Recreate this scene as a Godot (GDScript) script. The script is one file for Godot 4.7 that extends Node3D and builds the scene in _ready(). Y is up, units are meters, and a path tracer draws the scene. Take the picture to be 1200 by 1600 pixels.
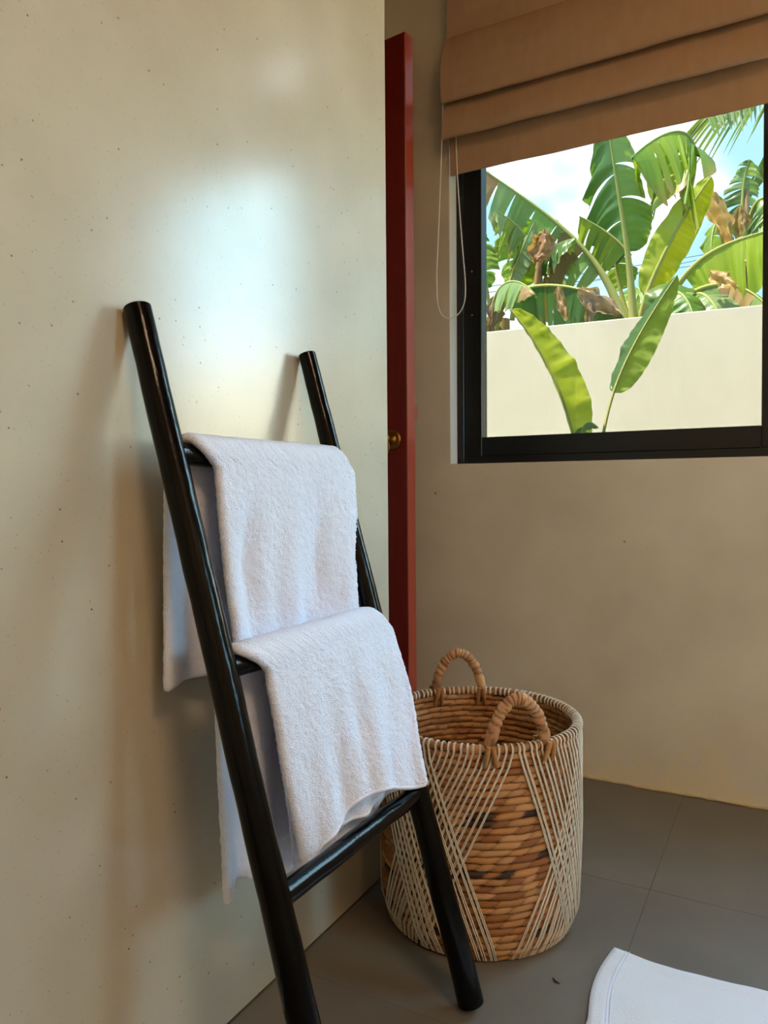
extends Node3D
# A bathroom corner: polished plaster partition with a black towel ladder, a woven basket, a window onto banana plants.
# Units are metres. The camera stands over the origin; the partition runs along z, the window wall along x.

const LEFT := -0.736      # face of the partition
const BACK := -2.05       # face of the window wall
const SKY := 16.0          # brightness of the daylight sky
const SUN := 38.0
const FILL_LAMP := 3.2
const FILL_LAMP_COLOUR := Color(1.0, 0.84, 0.67)
var M := {}
var rng := RandomNumberGenerator.new()


# ---------------------------------------------------------------- shapes
class Shape:
	var v := PackedVector3Array()
	var n := PackedVector3Array()
	var c := PackedColorArray()
	var uv := PackedVector2Array()
	var ix := PackedInt32Array()

	# a grid of w by h points, rows along v; the face looks along du x dv
	func grid(p: PackedVector3Array, w: int, h: int, wrap: bool, flip: bool, cols := PackedColorArray(), wrap_v := false) -> void:
		var base := v.size()
		var nn := PackedVector3Array()
		nn.resize(w * h)
		var wu := w if wrap else w - 1
		var hv := h if wrap_v else h - 1
		for j in hv:
			var j2 := (j + 1) % h
			for i in wu:
				var i2 := (i + 1) % w
				var a := j * w + i
				var b := j * w + i2
				var d := j2 * w + i2
				var e := j2 * w + i
				var f := (p[d] - p[a]).cross(p[e] - p[b])
				if flip:
					f = -f
				nn[a] += f
				nn[b] += f
				nn[d] += f
				nn[e] += f
				if flip:
					ix.append_array(PackedInt32Array([base + a, base + b, base + d, base + a, base + d, base + e]))
				else:
					ix.append_array(PackedInt32Array([base + a, base + d, base + b, base + a, base + e, base + d]))
		for k in w * h:
			nn[k] = nn[k].normalized() if nn[k].length_squared() > 1e-24 else Vector3.UP
		v.append_array(p)
		n.append_array(nn)
		if cols.size() == p.size():
			c.append_array(cols)
		else:
			var one := PackedColorArray()
			one.resize(p.size())
			one.fill(Color.WHITE)
			c.append_array(one)
		for k in w * h:
			uv.append(Vector2(float(k % w) / maxf(1.0, w - 1.0), float(k / w) / maxf(1.0, h - 1.0)))

	func flat(pts: Array, col := Color.WHITE) -> void:      # a convex polygon, counterclockwise seen from its front
		var base := v.size()
		var f: Vector3 = (pts[1] - pts[0]).cross(pts[2] - pts[0]).normalized()
		for q in pts:
			v.append(q)
			n.append(f)
			c.append(col)
			uv.append(Vector2.ZERO)
		for k in range(1, pts.size() - 1):
			ix.append_array(PackedInt32Array([base, base + k + 1, base + k]))

	# a box with chamfered edges, placed by a transform
	func box(lo: Vector3, hi: Vector3, ch := 0.0, at := Transform3D.IDENTITY, col := Color.WHITE) -> void:
		var mid := (lo + hi) / 2.0
		var r := (hi - lo) / 2.0
		var inset := r - Vector3(ch, ch, ch)
		for ax in 3:
			var u := (ax + 1) % 3
			var w := (ax + 2) % 3
			for s in [-1.0, 1.0]:
				var q := []
				for k in [[-1, -1], [1, -1], [1, 1], [-1, 1]]:
					var p := Vector3.ZERO
					p[ax] = s * r[ax]
					p[u] = k[0] * inset[u]
					p[w] = k[1] * inset[w]
					q.append(at * (mid + p))
				if s < 0:
					q.reverse()
				flat(q, col)
		if ch <= 0.0:
			return
		for ax in 3:                     # edge strips along ax
			var u := (ax + 1) % 3
			var w := (ax + 2) % 3
			for su in [-1.0, 1.0]:
				for sw in [-1.0, 1.0]:
					var q := []
					for k in [[-1, 0], [1, 0], [1, 1], [-1, 1]]:
						var p := Vector3.ZERO
						p[ax] = k[0] * inset[ax]
						p[u] = su * (r[u] if k[1] == 0 else inset[u])
						p[w] = sw * (inset[w] if k[1] == 0 else r[w])
						q.append(at * (mid + p))
					if su * sw < 0:
						q.reverse()
					flat(q, col)
		for sx in [-1.0, 1.0]:
			for sy in [-1.0, 1.0]:
				for sz in [-1.0, 1.0]:
					var a: Vector3 = at * (mid + Vector3(sx * r.x, sy * inset.y, sz * inset.z))
					var b: Vector3 = at * (mid + Vector3(sx * inset.x, sy * r.y, sz * inset.z))
					var d: Vector3 = at * (mid + Vector3(sx * inset.x, sy * inset.y, sz * r.z))
					flat([a, b, d] if sx * sy * sz > 0 else [a, d, b], col)

	# a tube along a path; ends are rounded off when capped
	func tube(path: PackedVector3Array, radii: PackedFloat32Array, sides: int, capped := true, cols := PackedColorArray(), closed := false) -> void:
		var pp := path.duplicate()
		var rr := radii.duplicate()
		var cc := cols.duplicate()
		if rr.size() == 1:
			rr.resize(pp.size())
			rr.fill(radii[0])
		if capped and not closed:
			var t0 := (pp[0] - pp[1]).normalized()
			var m := pp.size()
			var t1 := (pp[m - 1] - pp[m - 2]).normalized()
			var r0 := rr[0]
			var r1 := rr[m - 1]
			var p2 := PackedVector3Array()
			var r2 := PackedFloat32Array()
			var c2 := PackedColorArray()
			for k in [[0.13, 0.0001], [0.13, 0.78], [0.08, 0.93], [0.02, 0.99]]:
				p2.append(pp[0] + t0 * r0 * k[0])
				r2.append(r0 * k[1])
				if cc.size():
					c2.append(cc[0])
			p2.append_array(pp)
			r2.append_array(rr)
			c2.append_array(cc)
			for k in [[0.02, 0.99], [0.08, 0.93], [0.13, 0.78], [0.13, 0.0001]]:
				p2.append(pp[m - 1] + t1 * r1 * k[0])
				r2.append(r1 * k[1])
				if cc.size():
					c2.append(cc[m - 1])
			pp = p2
			rr = r2
			cc = c2
		var cnt := pp.size()
		var g := PackedVector3Array()
		var gc := PackedColorArray()
		var nrm := Vector3.ZERO
		for j in cnt:
			var t := Vector3.ZERO
			if closed:
				t = (pp[(j + 1) % cnt] - pp[(j + cnt - 1) % cnt]).normalized()
			else:
				t = (pp[mini(j + 1, cnt - 1)] - pp[maxi(j - 1, 0)]).normalized()
			if nrm == Vector3.ZERO:
				nrm = t.cross(Vector3.UP if absf(t.y) < 0.9 else Vector3.RIGHT).normalized()
			nrm = (nrm - t * nrm.dot(t)).normalized()
			var b := t.cross(nrm)
			for i in sides:
				var a := TAU * i / sides
				g.append(pp[j] + (nrm * cos(a) + b * sin(a)) * rr[j])
				if cc.size():
					gc.append(cc[j])
		grid(g, sides, cnt, true, false, gc, closed)

	# a profile of (radius, height) pairs turned about y, given from the bottom up
	func lathe(profile: Array, sides: int, at := Transform3D.IDENTITY) -> void:
		var g := PackedVector3Array()
		for q in profile:
			for i in sides:
				var a := TAU * i / sides
				g.append(at * Vector3(q[0] * cos(a), q[1], -q[0] * sin(a)))
		grid(g, sides, profile.size(), true, false)

	func mesh() -> ArrayMesh:
		var a := []
		a.resize(Mesh.ARRAY_MAX)
		a[Mesh.ARRAY_VERTEX] = v
		a[Mesh.ARRAY_NORMAL] = n
		a[Mesh.ARRAY_COLOR] = c
		a[Mesh.ARRAY_TEX_UV] = uv
		a[Mesh.ARRAY_INDEX] = ix
		var m := ArrayMesh.new()
		m.add_surface_from_arrays(Mesh.PRIMITIVE_TRIANGLES, a)
		return m


# ---------------------------------------------------------------- naming
func build(s: Shape, called: String, m: Material, parent: Node3D = self) -> MeshInstance3D:
	var o := MeshInstance3D.new()
	o.name = called
	o.mesh = s.mesh()
	o.material_override = m
	parent.add_child(o, true)
	return o


func tag(o: Node3D, label: String, category := "", group := "", kind := "") -> Node3D:
	for k in [["label", label], ["category", category], ["group", group], ["kind", kind]]:
		if k[1] != "":
			o.set_meta(k[0], k[1])
	return o


var taken := {}


func numbered(called: String) -> String:
	taken[called] = taken.get(called, -1) + 1
	return called if taken[called] == 0 else "%s_%03d" % [called, taken[called]]


func thing(called: String, at: Vector3, label: String, category: String, group := "", kind := "") -> Node3D:
	var o := Node3D.new()
	o.name = numbered(called)
	o.position = at
	add_child(o, true)
	return tag(o, label, category, group, kind)


func part(s: Shape, called: String, m: Material, parent: Node3D) -> MeshInstance3D:      # shapes are given in world coordinates; parts keep their parent's origin
	for k in s.v.size():
		s.v[k] -= origin_of(parent)
	var have := 0
	for ch in parent.get_children():
		if ch.has_meta("base_name") and ch.get_meta("base_name") == called:
			have += 1
	var o := build(s, called if have == 0 else "%s_%03d" % [called, have], m, parent)
	o.set_meta("base_name", called)
	return o


func origin_of(o: Node3D) -> Vector3:
	var p := Vector3.ZERO
	var q: Node = o
	while q != self and q is Node3D:
		p += q.position
		q = q.get_parent()
	return p


# ---------------------------------------------------------------- materials
func mat(col: Color, rough: float, spec := 0.5) -> StandardMaterial3D:
	var m := StandardMaterial3D.new()
	m.albedo_color = col
	m.roughness = rough
	m.metallic_specular = spec
	return m


func noise(freq: float, octaves := 4, sd := 1, kind := FastNoiseLite.TYPE_SIMPLEX_SMOOTH) -> FastNoiseLite:
	var f := FastNoiseLite.new()
	f.noise_type = kind
	f.frequency = freq
	f.fractal_octaves = octaves
	f.seed = sd
	return f


func noise_tex(f: FastNoiseLite, size: int, stops := []) -> NoiseTexture2D:
	var t := NoiseTexture2D.new()
	t.width = size
	t.height = size
	t.seamless = true
	t.noise = f
	if stops.size():
		var g := Gradient.new()
		g.offsets = PackedFloat32Array()
		var off := PackedFloat32Array()
		var cols := PackedColorArray()
		for s in stops:
			off.append(s[0])
			cols.append(s[1])
		g.offsets = off
		g.colors = cols
		t.color_ramp = g
	return t


func triplanar(m: StandardMaterial3D, scale: Vector3) -> void:
	m.uv1_triplanar = true
	m.uv1_world_triplanar = true
	m.uv1_triplanar_sharpness = 6.0
	m.uv1_scale = scale


# polished plaster: a cloudy base with fine dark specks
func plaster_image(a: Color, b: Color, size: int, specks: int, sd: int, dark: Color) -> ImageTexture:
	var f := noise(0.012, 5, sd)
	var g := f.get_seamless_image(512, 512)
	g.convert(Image.FORMAT_RGB8)
	var d := g.get_data()
	for k in range(0, d.size(), 3):
		var t := d[k] / 255.0
		d[k] = int(255.0 * lerpf(a.r, b.r, t))
		d[k + 1] = int(255.0 * lerpf(a.g, b.g, t))
		d[k + 2] = int(255.0 * lerpf(a.b, b.b, t))
	var im := Image.create_from_data(512, 512, false, Image.FORMAT_RGB8, d)
	im.resize(size, size, Image.INTERPOLATE_BILINEAR)
	rng.seed = sd
	for k in specks:
		var x := rng.randi_range(2, size - 4)
		var y := rng.randi_range(2, size - 4)
		var big := rng.randf()
		var s := rng.randf_range(0.1, 0.4) if big < 0.9 else rng.randf_range(0.4, 0.8)
		var ext := 1 if big < 0.94 else 2
		for i in ext:
			for j in ext:
				im.set_pixel(x + i, y + j, im.get_pixel(x + i, y + j).lerp(dark, s))
		if rng.randf() < 0.4:
			im.set_pixel(x + ext, y + 1, im.get_pixel(x + ext, y + 1).lerp(dark, s * 0.6))
	return ImageTexture.create_from_image(im)


func materials() -> void:
	var m := mat(Color.WHITE, 0.3)
	m.albedo_texture = plaster_image(Color(0.72, 0.69, 0.615), Color(0.785, 0.76, 0.69), 2048, 11000, 11, Color(0.28, 0.21, 0.14))
	m.roughness_texture = noise_tex(noise(0.006, 5, 5), 512, [[0.0, Color(0.75, 0.75, 0.75)], [1.0, Color(1, 1, 1)]])
	m.roughness = 0.25
	triplanar(m, Vector3(0.5, 0.5, 0.5))
	M.plaster = m
	m = mat(Color.WHITE, 0.75)
	var im: Image = plaster_image(Color(0.83, 0.785, 0.70), Color(0.90, 0.86, 0.775), 1024, 40, 23, Color(0.4, 0.33, 0.25)).get_image()
	var damp := noise(0.012, 4, 24)
	for y in 90:                          # the lowest rows touch the floor: an uneven yellowish damp stain
		for x in 1024:
			var edge := 38.0 + 55.0 * damp.get_noise_2d(x, 0.0) + 26.0 * damp.get_noise_2d(x * 3.0, y * 3.0)
			var k := smoothstep(edge, edge - 16.0, float(y)) * (0.55 + 0.5 * damp.get_noise_2d(x * 2.0, y * 2.0 + 300.0))
			if k > 0.0:
				im.set_pixel(x, 1023 - y, im.get_pixel(x, 1023 - y).lerp(Color(0.90, 0.83, 0.66), clampf(k, 0.0, 0.65)))
	m.albedo_texture = ImageTexture.create_from_image(im)
	triplanar(m, Vector3(0.4, 0.4, 0.4))
	M.wall = m
	m = mat(Color(0.86, 0.87, 0.84), 0.7)
	m = mat(Color(0.95, 0.955, 0.93), 0.6)
	M.reveal = m
	M.stain = mat(Color(0.80, 0.71, 0.54), 0.85)
	M.ceiling = mat(Color(0.62, 0.45, 0.30), 0.6)
	m = mat(Color.WHITE, 0.42)
	m.albedo_texture = noise_tex(noise(0.008, 5, 8), 512, [[0.0, Color(0.42, 0.39, 0.345)], [1.0, Color(0.475, 0.445, 0.395)]])
	triplanar(m, Vector3(0.8, 0.8, 0.8))
	M.tile = m
	M.grout = mat(Color(0.33, 0.31, 0.28), 0.9)
	m = mat(Color(0.005, 0.007, 0.011), 0.18, 0.31)
	m.heightmap_enabled = true
	m.heightmap_texture = noise_tex(noise(0.03, 4, 4), 512)
	m.heightmap_scale = 0.02
	triplanar(m, Vector3(9.0, 2.2, 9.0))
	M.black = m
	M.frame = mat(Color(0.045, 0.052, 0.062), 0.3)
	M.screw = mat(Color(0.5, 0.5, 0.5), 0.4)
	m = mat(Color.WHITE, 0.45)
	m.albedo_texture = noise_tex(noise(0.02, 4, 31), 256, [[0.0, Color(0.43, 0.06, 0.028)], [1.0, Color(0.50, 0.085, 0.04)]])
	triplanar(m, Vector3(8.0, 0.8, 8.0))
	M.door = m
	M.door_edge = mat(Color(0.70, 0.32, 0.24), 0.3)  # door red made paler: sky reflection on the edge put into the colour
	m = mat(Color(0.62, 0.42, 0.2), 0.35)
	m.metallic = 0.9
	M.brass = m
	# terry cloth
	m = mat(Color(0.87, 0.905, 0.985), 0.95, 0.3)
	m.heightmap_enabled = true
	m.heightmap_texture = noise_tex(noise(0.2, 2, 6, FastNoiseLite.TYPE_CELLULAR), 512)
	m.heightmap_scale = 0.11
	m.rim_enabled = true
	m.rim = 0.35
	triplanar(m, Vector3(4.5, 4.5, 4.5))
	M.terry = m
	M.hem = mat(Color(0.89, 0.91, 0.975), 0.9, 0.3)
	m = mat(Color(0.91, 0.92, 0.935), 0.95, 0.3)
	m.heightmap_enabled = true
	m.heightmap_texture = noise_tex(noise(0.06, 3, 61), 512)
	m.heightmap_scale = 0.05
	triplanar(m, Vector3(6, 6, 6))
	M.mat = m
	# roman shade linen
	m = mat(Color.WHITE, 0.9, 0.2)
	m.albedo_texture = noise_tex(noise(0.02, 4, 41), 512, [[0.0, Color(0.73, 0.60, 0.49)], [1.0, Color(0.76, 0.63, 0.515)]])
	m.heightmap_enabled = true
	m.heightmap_texture = noise_tex(noise(0.2, 2, 42), 512)
	m.heightmap_scale = 0.02
	m.backlight_enabled = true
	m.backlight = Color(0.30, 0.22, 0.15)
	triplanar(m, Vector3(3.0, 0.8, 3.0))
	M.linen = m
	M.chain = mat(Color(0.96, 0.96, 0.94), 0.3)
	# basket
	m = mat(Color.WHITE, 0.6, 0.4)
	m.vertex_color_use_as_albedo = true
	m.heightmap_enabled = true
	m.heightmap_texture = noise_tex(noise(0.08, 3, 51), 256)
	m.heightmap_scale = 0.05
	triplanar(m, Vector3(9, 30, 9))
	M.fibre = m
	M.cord = mat(Color(0.86, 0.83, 0.76), 0.85, 0.2)
	# glass: the left pane is darkened in colour to dim the bright garden
	m = mat(Color(0.02, 0.025, 0.025, 0.928), 0.0)
	m.transparency = BaseMaterial3D.TRANSPARENCY_ALPHA
	M.tinted = m
	m = mat(Color(0.9, 0.95, 0.93, 0.04), 0.0)
	m.transparency = BaseMaterial3D.TRANSPARENCY_ALPHA
	M.clear = m
	m = mat(Color(0.9, 0.85, 0.75), 0.6)
	m.emission_enabled = true
	m.emission = FILL_LAMP_COLOUR
	m.emission_energy_multiplier = 1.5
	M.fill_lamp_glow = m
	# outside
	m = mat(Color.WHITE, 0.85)
	m.albedo_texture = noise_tex(noise(0.01, 4, 71), 256, [[0.0, Color(0.86, 0.845, 0.77)], [1.0, Color(0.90, 0.885, 0.815)]])
	triplanar(m, Vector3(0.5, 0.5, 0.5))
	M.garden_wall = m
	m = mat(Color.WHITE, 0.9)
	m.albedo_texture = noise_tex(noise(0.03, 4, 72), 512, [[0.0, Color(0.30, 0.33, 0.16)], [0.5, Color(0.42, 0.38, 0.26)], [1.0, Color(0.5, 0.45, 0.34)]])
	triplanar(m, Vector3(0.4, 0.4, 0.4))
	M.soil = m
	m = mat(Color.WHITE, 0.34, 0.58)
	m.vertex_color_use_as_albedo = true
	m.backlight_enabled = true
	m.backlight = Color(0.93, 0.95, 0.55)
	M.leaf = m
	m = mat(Color.WHITE, 0.6, 0.4)
	m.vertex_color_use_as_albedo = true
	M.stem = m
	M.wire = mat(Color(0.5, 0.62, 0.72), 0.6)  # pale blue haze over the distant wires is put into their colour
	M.render_out = mat(Color(0.84, 0.82, 0.76), 0.8)


# ---------------------------------------------------------------- light and camera
func sky_picture() -> ImageTexture:
	var w := 1024
	var h := 512
	var im := Image.create(w, h, false, Image.FORMAT_RGBF)
	var f := noise(1.25, 5, 19)
	var fine := noise(3.0, 4, 7)
	for y in h:
		var th := PI * (y + 0.5) / h
		var up := cos(th)
		var s := sin(th)
		for x in w:
			var ph := TAU * (x + 0.5) / w
			var base := Color(0.44, 0.80, 0.98).lerp(Color(0.22, 0.54, 0.92), smoothstep(0.35, 1.0, up)) if up > 0.0 else Color(0.42, 0.46, 0.34)
			if up > 0.0:
				var d := Vector3(s * sin(ph), up, -s * cos(ph))
				var k := Vector3(d.x, d.y * 1.9, d.z) / (0.35 + 0.65 * up)
				var q := f.get_noise_3dv(k * 1.0) + 0.35 * fine.get_noise_3dv(k)
				# a bank of bright cumulus stands low to the left of the window
				var bank := d.dot(Vector3(-0.33, 0.34, -0.88))
				q += 0.7 * smoothstep(0.955, 0.985, bank)
				var cl := smoothstep(0.24, 0.62, q)
				base = base.lerp(Color(1.06, 1.13, 1.24), cl * 0.93)
			im.set_pixel(x, y, base)
	return ImageTexture.create_from_image(im)


func stage() -> void:
	var cam := Camera3D.new()
	cam.name = "camera"
	cam.position = Vector3(0, 0.8, 0)
	cam.rotation = Vector3(-0.0298731, 0.5019041, -0.0074899)
	cam.fov = 69.024
	cam.near = 0.05
	cam.far = 400.0
	cam.current = true
	add_child(cam)
	var sun := DirectionalLight3D.new()
	sun.name = "sun"
	sun.light_color = Color(1.0, 0.95, 0.86)
	sun.light_energy = SUN
	sun.light_angular_distance = 0.6
	sun.shadow_enabled = true
	sun.look_at_from_position(Vector3(-0.75, 1.95, 0.62), Vector3.ZERO)
	add_child(sun)
	var e := Environment.new()
	e.background_mode = Environment.BG_SKY
	var sm := PanoramaSkyMaterial.new()
	sm.panorama = sky_picture()
	sm.energy_multiplier = SKY
	e.sky = Sky.new()
	e.sky.sky_material = sm
	e.tonemap_mode = Environment.TONE_MAPPER_LINEAR
	e.tonemap_exposure = 1.08
	e.sdfgi_enabled = true
	e.ssao_enabled = true
	e.ssil_enabled = true
	var we := WorldEnvironment.new()
	we.name = "daylight"
	we.environment = e
	add_child(we)


# ---------------------------------------------------------------- room
const ROOM_R := 2.1
const ROOM_F := 1.7
const ROOM_T := 2.65
const ALC := -1.98
const W0 := -0.898
const W1 := 0.742
const WB := 0.875
const WT := 2.36
const G0 := -1.5
const G1 := -0.8
const GB := 1.0
const GT := 1.75


func structure(s: Shape, called: String, m: Material, label: String, category: String) -> MeshInstance3D:
	var o := build(s, called, m)
	tag(o, label, category, "", "structure")
	return o


func room() -> void:
	var s := Shape.new()
	s.box(Vector3(LEFT - 0.11, 0, -1.362), Vector3(LEFT, ROOM_T, ROOM_F), 0.0035)
	structure(s, "wall_left", M.plaster, "polished cream plaster partition with fine dark specks behind the ladder", "wall")
	s = Shape.new()
	s.box(Vector3(ALC - 0.1, 0, BACK - 0.2), Vector3(W0, ROOM_T, BACK))
	s.box(Vector3(W1, 0, BACK - 0.2), Vector3(ROOM_R + 0.2, ROOM_T, BACK))
	s.box(Vector3(W0, 0, BACK - 0.2), Vector3(W1, WB, BACK))
	s.box(Vector3(W0, WT, BACK - 0.2), Vector3(W1, ROOM_T, BACK))
	var wb := structure(s, "wall_back", M.wall, "beige plaster wall below and around the window", "wall")
	# the rough foot of the plaster, a thin uneven bead along the floor
	s = Shape.new()
	rng.seed = 5
	var path := PackedVector3Array()
	var rad := PackedFloat32Array()
	for k in 120:
		path.append(Vector3(-0.9 + k * 0.02, 0.002 + rng.randf_range(-0.001, 0.002), BACK + 0.001))
		rad.append(rng.randf_range(0.0025, 0.0052))
	s.tube(path, rad, 6)
	part(s, "rough_foot", M.stain, wb)
	s = Shape.new()
	s.box(Vector3(ROOM_R, 0, BACK), Vector3(ROOM_R + 0.2, ROOM_T, G0))
	s.box(Vector3(ROOM_R, 0, G1), Vector3(ROOM_R + 0.2, ROOM_T, ROOM_F))
	s.box(Vector3(ROOM_R, GT, G0), Vector3(ROOM_R + 0.2, ROOM_T, G1))
	s.box(Vector3(ROOM_R, 0, G0), Vector3(ROOM_R + 0.2, GB, G1))
	structure(s, "wall_right", M.wall, "beige plaster side wall opposite the ladder", "wall")
	s = Shape.new()
	s.box(Vector3(LEFT - 0.11, 0, ROOM_F), Vector3(ROOM_R + 0.2, ROOM_T, ROOM_F + 0.2))
	structure(s, "wall_front", M.wall, "beige plaster wall behind the viewer", "wall")
	s = Shape.new()
	s.box(Vector3(ALC - 0.1, 0, BACK), Vector3(ALC, ROOM_T, -1.1))
	s.box(Vector3(ALC - 0.1, 0, -1.1), Vector3(LEFT - 0.11, ROOM_T, -1.0))
	structure(s, "wall_alcove", M.wall, "beige plaster walls of the recess behind the red door", "wall")
	s = Shape.new()
	s.box(Vector3(ALC - 0.3, ROOM_T, BACK - 0.35), Vector3(ROOM_R + 0.3, ROOM_T + 0.2, ROOM_F + 0.3))
	structure(s, "ceiling", M.ceiling, "brown timber ceiling over the bathroom", "ceiling")
	# floor of large grey tiles laid on a bed
	s = Shape.new()
	s.box(Vector3(ALC - 0.1, -0.2, BACK - 0.2), Vector3(ROOM_R + 0.2, -0.0009, ROOM_F + 0.2))
	var fl := structure(s, "floor", M.grout, "floor of large grey matt tiles with hairline joints", "floor")
	var size := 0.5325
	for i in range(-4, 6):
		for j in range(-4, 6):
			var x0 := -0.243 + i * size
			var z0 := -0.999 + j * size
			var x1 := minf(x0 + size - 0.0005, ROOM_R)
			var z1 := minf(z0 + size - 0.0005, ROOM_F)
			x0 = maxf(x0 + 0.0005, ALC)
			z0 = maxf(z0 + 0.0005, BACK)
			if x1 - x0 < 0.02 or z1 - z0 < 0.02:
				continue
			if x1 < LEFT - 0.11 and z0 > -1.0:
				continue
			var t := Shape.new()
			t.box(Vector3(x0, -0.0085, z0), Vector3(x1, 0.0, z1), 0.0005)
			part(t, "tile", M.tile, fl)
	# sealant between partition and floor, as a dark hairline
	s = Shape.new()
	s.box(Vector3(LEFT, 0, -1.36), Vector3(LEFT + 0.0016, 0.0022, ROOM_F))
	structure(s, "trim_1", M.grout, "dark hairline joint where partition meets floor", "trim")


func window() -> void:
	var zf := BACK - 0.05
	var w := thing("window_1", Vector3((W0 + W1) / 2, WB, zf), "black framed window looking out to a garden wall and banana plants", "window", "", "structure")
	# white plastered reveal at the left and the other sides
	var s := Shape.new()
	s.box(Vector3(W0, WB, BACK - 0.2), Vector3(W0 + 0.0015, WT, BACK - 0.0005))
	s.box(Vector3(W1 - 0.0015, WB, BACK - 0.2), Vector3(W1, WT, BACK - 0.0005))
	part(s, "reveal", M.reveal, w)
	var f := 0.024
	var st := 0.056
	s = Shape.new()
	s.box(Vector3(W0 + 0.0016, WB, zf - 0.07), Vector3(W0 + f, WT, zf), 0.0012)
	s.box(Vector3(W1 - f, WB, zf - 0.07), Vector3(W1 - 0.0016, WT, zf), 0.0012)
	s.box(Vector3(W0 + f, WB, zf - 0.07), Vector3(W1 - f, WB + f, zf), 0.0012)
	s.box(Vector3(W0 + f, WT - f, zf - 0.07), Vector3(W1 - f, WT, zf), 0.0012)
	s.box(Vector3(-0.014, WB + f, zf - 0.07), Vector3(0.014, WT - f, zf), 0.0012)
	part(s, "outer_frame", M.frame, w)
	# left sash, closed, with its pane
	var a := W0 + f
	var b := -0.014
	var zs := zf - 0.004
	s = Shape.new()
	s.box(Vector3(a, WB + f, zs - 0.045), Vector3(a + st, WT - f, zs), 0.0015)
	s.box(Vector3(b - st, WB + f, zs - 0.045), Vector3(b, WT - f, zs), 0.0015)
	s.box(Vector3(a + st, WB + f, zs - 0.045), Vector3(b - st, WB + f + st, zs), 0.0015)
	s.box(Vector3(a + st, WT - f - st, zs - 0.045), Vector3(b - st, WT - f, zs), 0.0015)
	var sash := part(s, "sash", M.frame, w)
	s = Shape.new()
	s.flat([Vector3(a + st, WB + f + st, zs - 0.024), Vector3(b - st, WB + f + st, zs - 0.024), Vector3(b - st, WT - f - st, zs - 0.024), Vector3(a + st, WT - f - st, zs - 0.024)])
	part(s, "pane", M.tinted, sash)
	for q in [[-0.848, 1.452], [-0.848, 1.322]]:
		s = Shape.new()
		s.lathe([[0.0, 0.0], [0.0028, 0.0], [0.0028, 0.0008], [0.0015, 0.0016], [0.0, 0.0017]], 10, Transform3D(Basis(Vector3.RIGHT, PI / 2), Vector3(q[0], q[1], zs)))
		part(s, "screw", M.screw, sash)
	# right sash: a casement swung open to the outside on its right-hand hinges
	a = 0.014
	b = W1 - f
	var wd := b - a
	var swing := Transform3D(Basis(Vector3.UP, deg_to_rad(-82.0)), Vector3(b - 0.01, 0, zf - 0.07))
	s = Shape.new()
	s.box(Vector3(-wd, WB + f, -0.045), Vector3(-wd + st, WT - f, 0), 0.0015, swing)
	s.box(Vector3(-st, WB + f, -0.045), Vector3(0, WT - f, 0), 0.0015, swing)
	s.box(Vector3(-wd + st, WB + f, -0.045), Vector3(-st, WB + f + st, 0), 0.0015, swing)
	s.box(Vector3(-wd + st, WT - f - st, -0.045), Vector3(-st, WT - f, 0), 0.0015, swing)
	sash = part(s, "sash", M.frame, w)
	s = Shape.new()
	s.flat([swing * Vector3(-wd + st, WB + f + st, -0.022), swing * Vector3(-st, WB + f + st, -0.022), swing * Vector3(-st, WT - f - st, -0.022), swing * Vector3(-wd + st, WT - f - st, -0.022)])
	part(s, "pane", M.clear, sash)


# a second window added in the unseen side wall to let in cool fill light
func added_side_window() -> void:
	var d := thing("window_2", Vector3(ROOM_R + 0.1, GB, (G0 + G1) / 2), "narrow black framed side window added out of view for fill light", "window", "", "structure")
	var s := Shape.new()
	var x0 := ROOM_R + 0.06
	var x1 := ROOM_R + 0.11
	var f := 0.05
	s.box(Vector3(x0, GB, G0), Vector3(x1, GT, G0 + f), 0.002)
	s.box(Vector3(x0, GB, G1 - f), Vector3(x1, GT, G1), 0.002)
	s.box(Vector3(x0, GT - f, G0 + f), Vector3(x1, GT, G1 - f), 0.002)
	s.box(Vector3(x0, GB, G0 + f), Vector3(x1, GB + f, G1 - f), 0.002)
	part(s, "frame", M.frame, d)
	s = Shape.new()
	s.flat([Vector3(x0 + 0.02, GB + f, G0 + f), Vector3(x0 + 0.02, GB + f, G1 - f), Vector3(x0 + 0.02, GT - f, G1 - f), Vector3(x0 + 0.02, GT - f, G0 + f)])
	part(s, "pane", M.clear, d)


# a lamp added at the ceiling, out of view, for warm fill light
func fill_lamp() -> void:
	var c := Vector3(1.25, ROOM_T, 0.35)
	var l := thing("fill_lamp", c, "unseen square lamp added at the ceiling for warm fill light", "lamp")
	var s := Shape.new()
	s.box(c + Vector3(-0.33, -0.05, -0.33), c + Vector3(0.33, 0.0, 0.33), 0.006)
	part(s, "fill_lamp_housing", M.reveal, l)
	s = Shape.new()
	s.box(c + Vector3(-0.3, -0.056, -0.3), c + Vector3(0.3, -0.045, 0.3), 0.003)
	part(s, "fill_lamp_diffuser", M.fill_lamp_glow, l)
	var a := AreaLight3D.new()
	a.name = "fill_lamp_light"
	a.area_size = Vector2(0.6, 0.6)
	a.light_color = FILL_LAMP_COLOUR
	a.light_energy = FILL_LAMP
	a.area_range = 8.0
	a.shadow_enabled = true
	a.position = Vector3(0, -0.06, 0)
	a.rotation = Vector3(-PI / 2, 0, 0)
	l.add_child(a)


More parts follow.
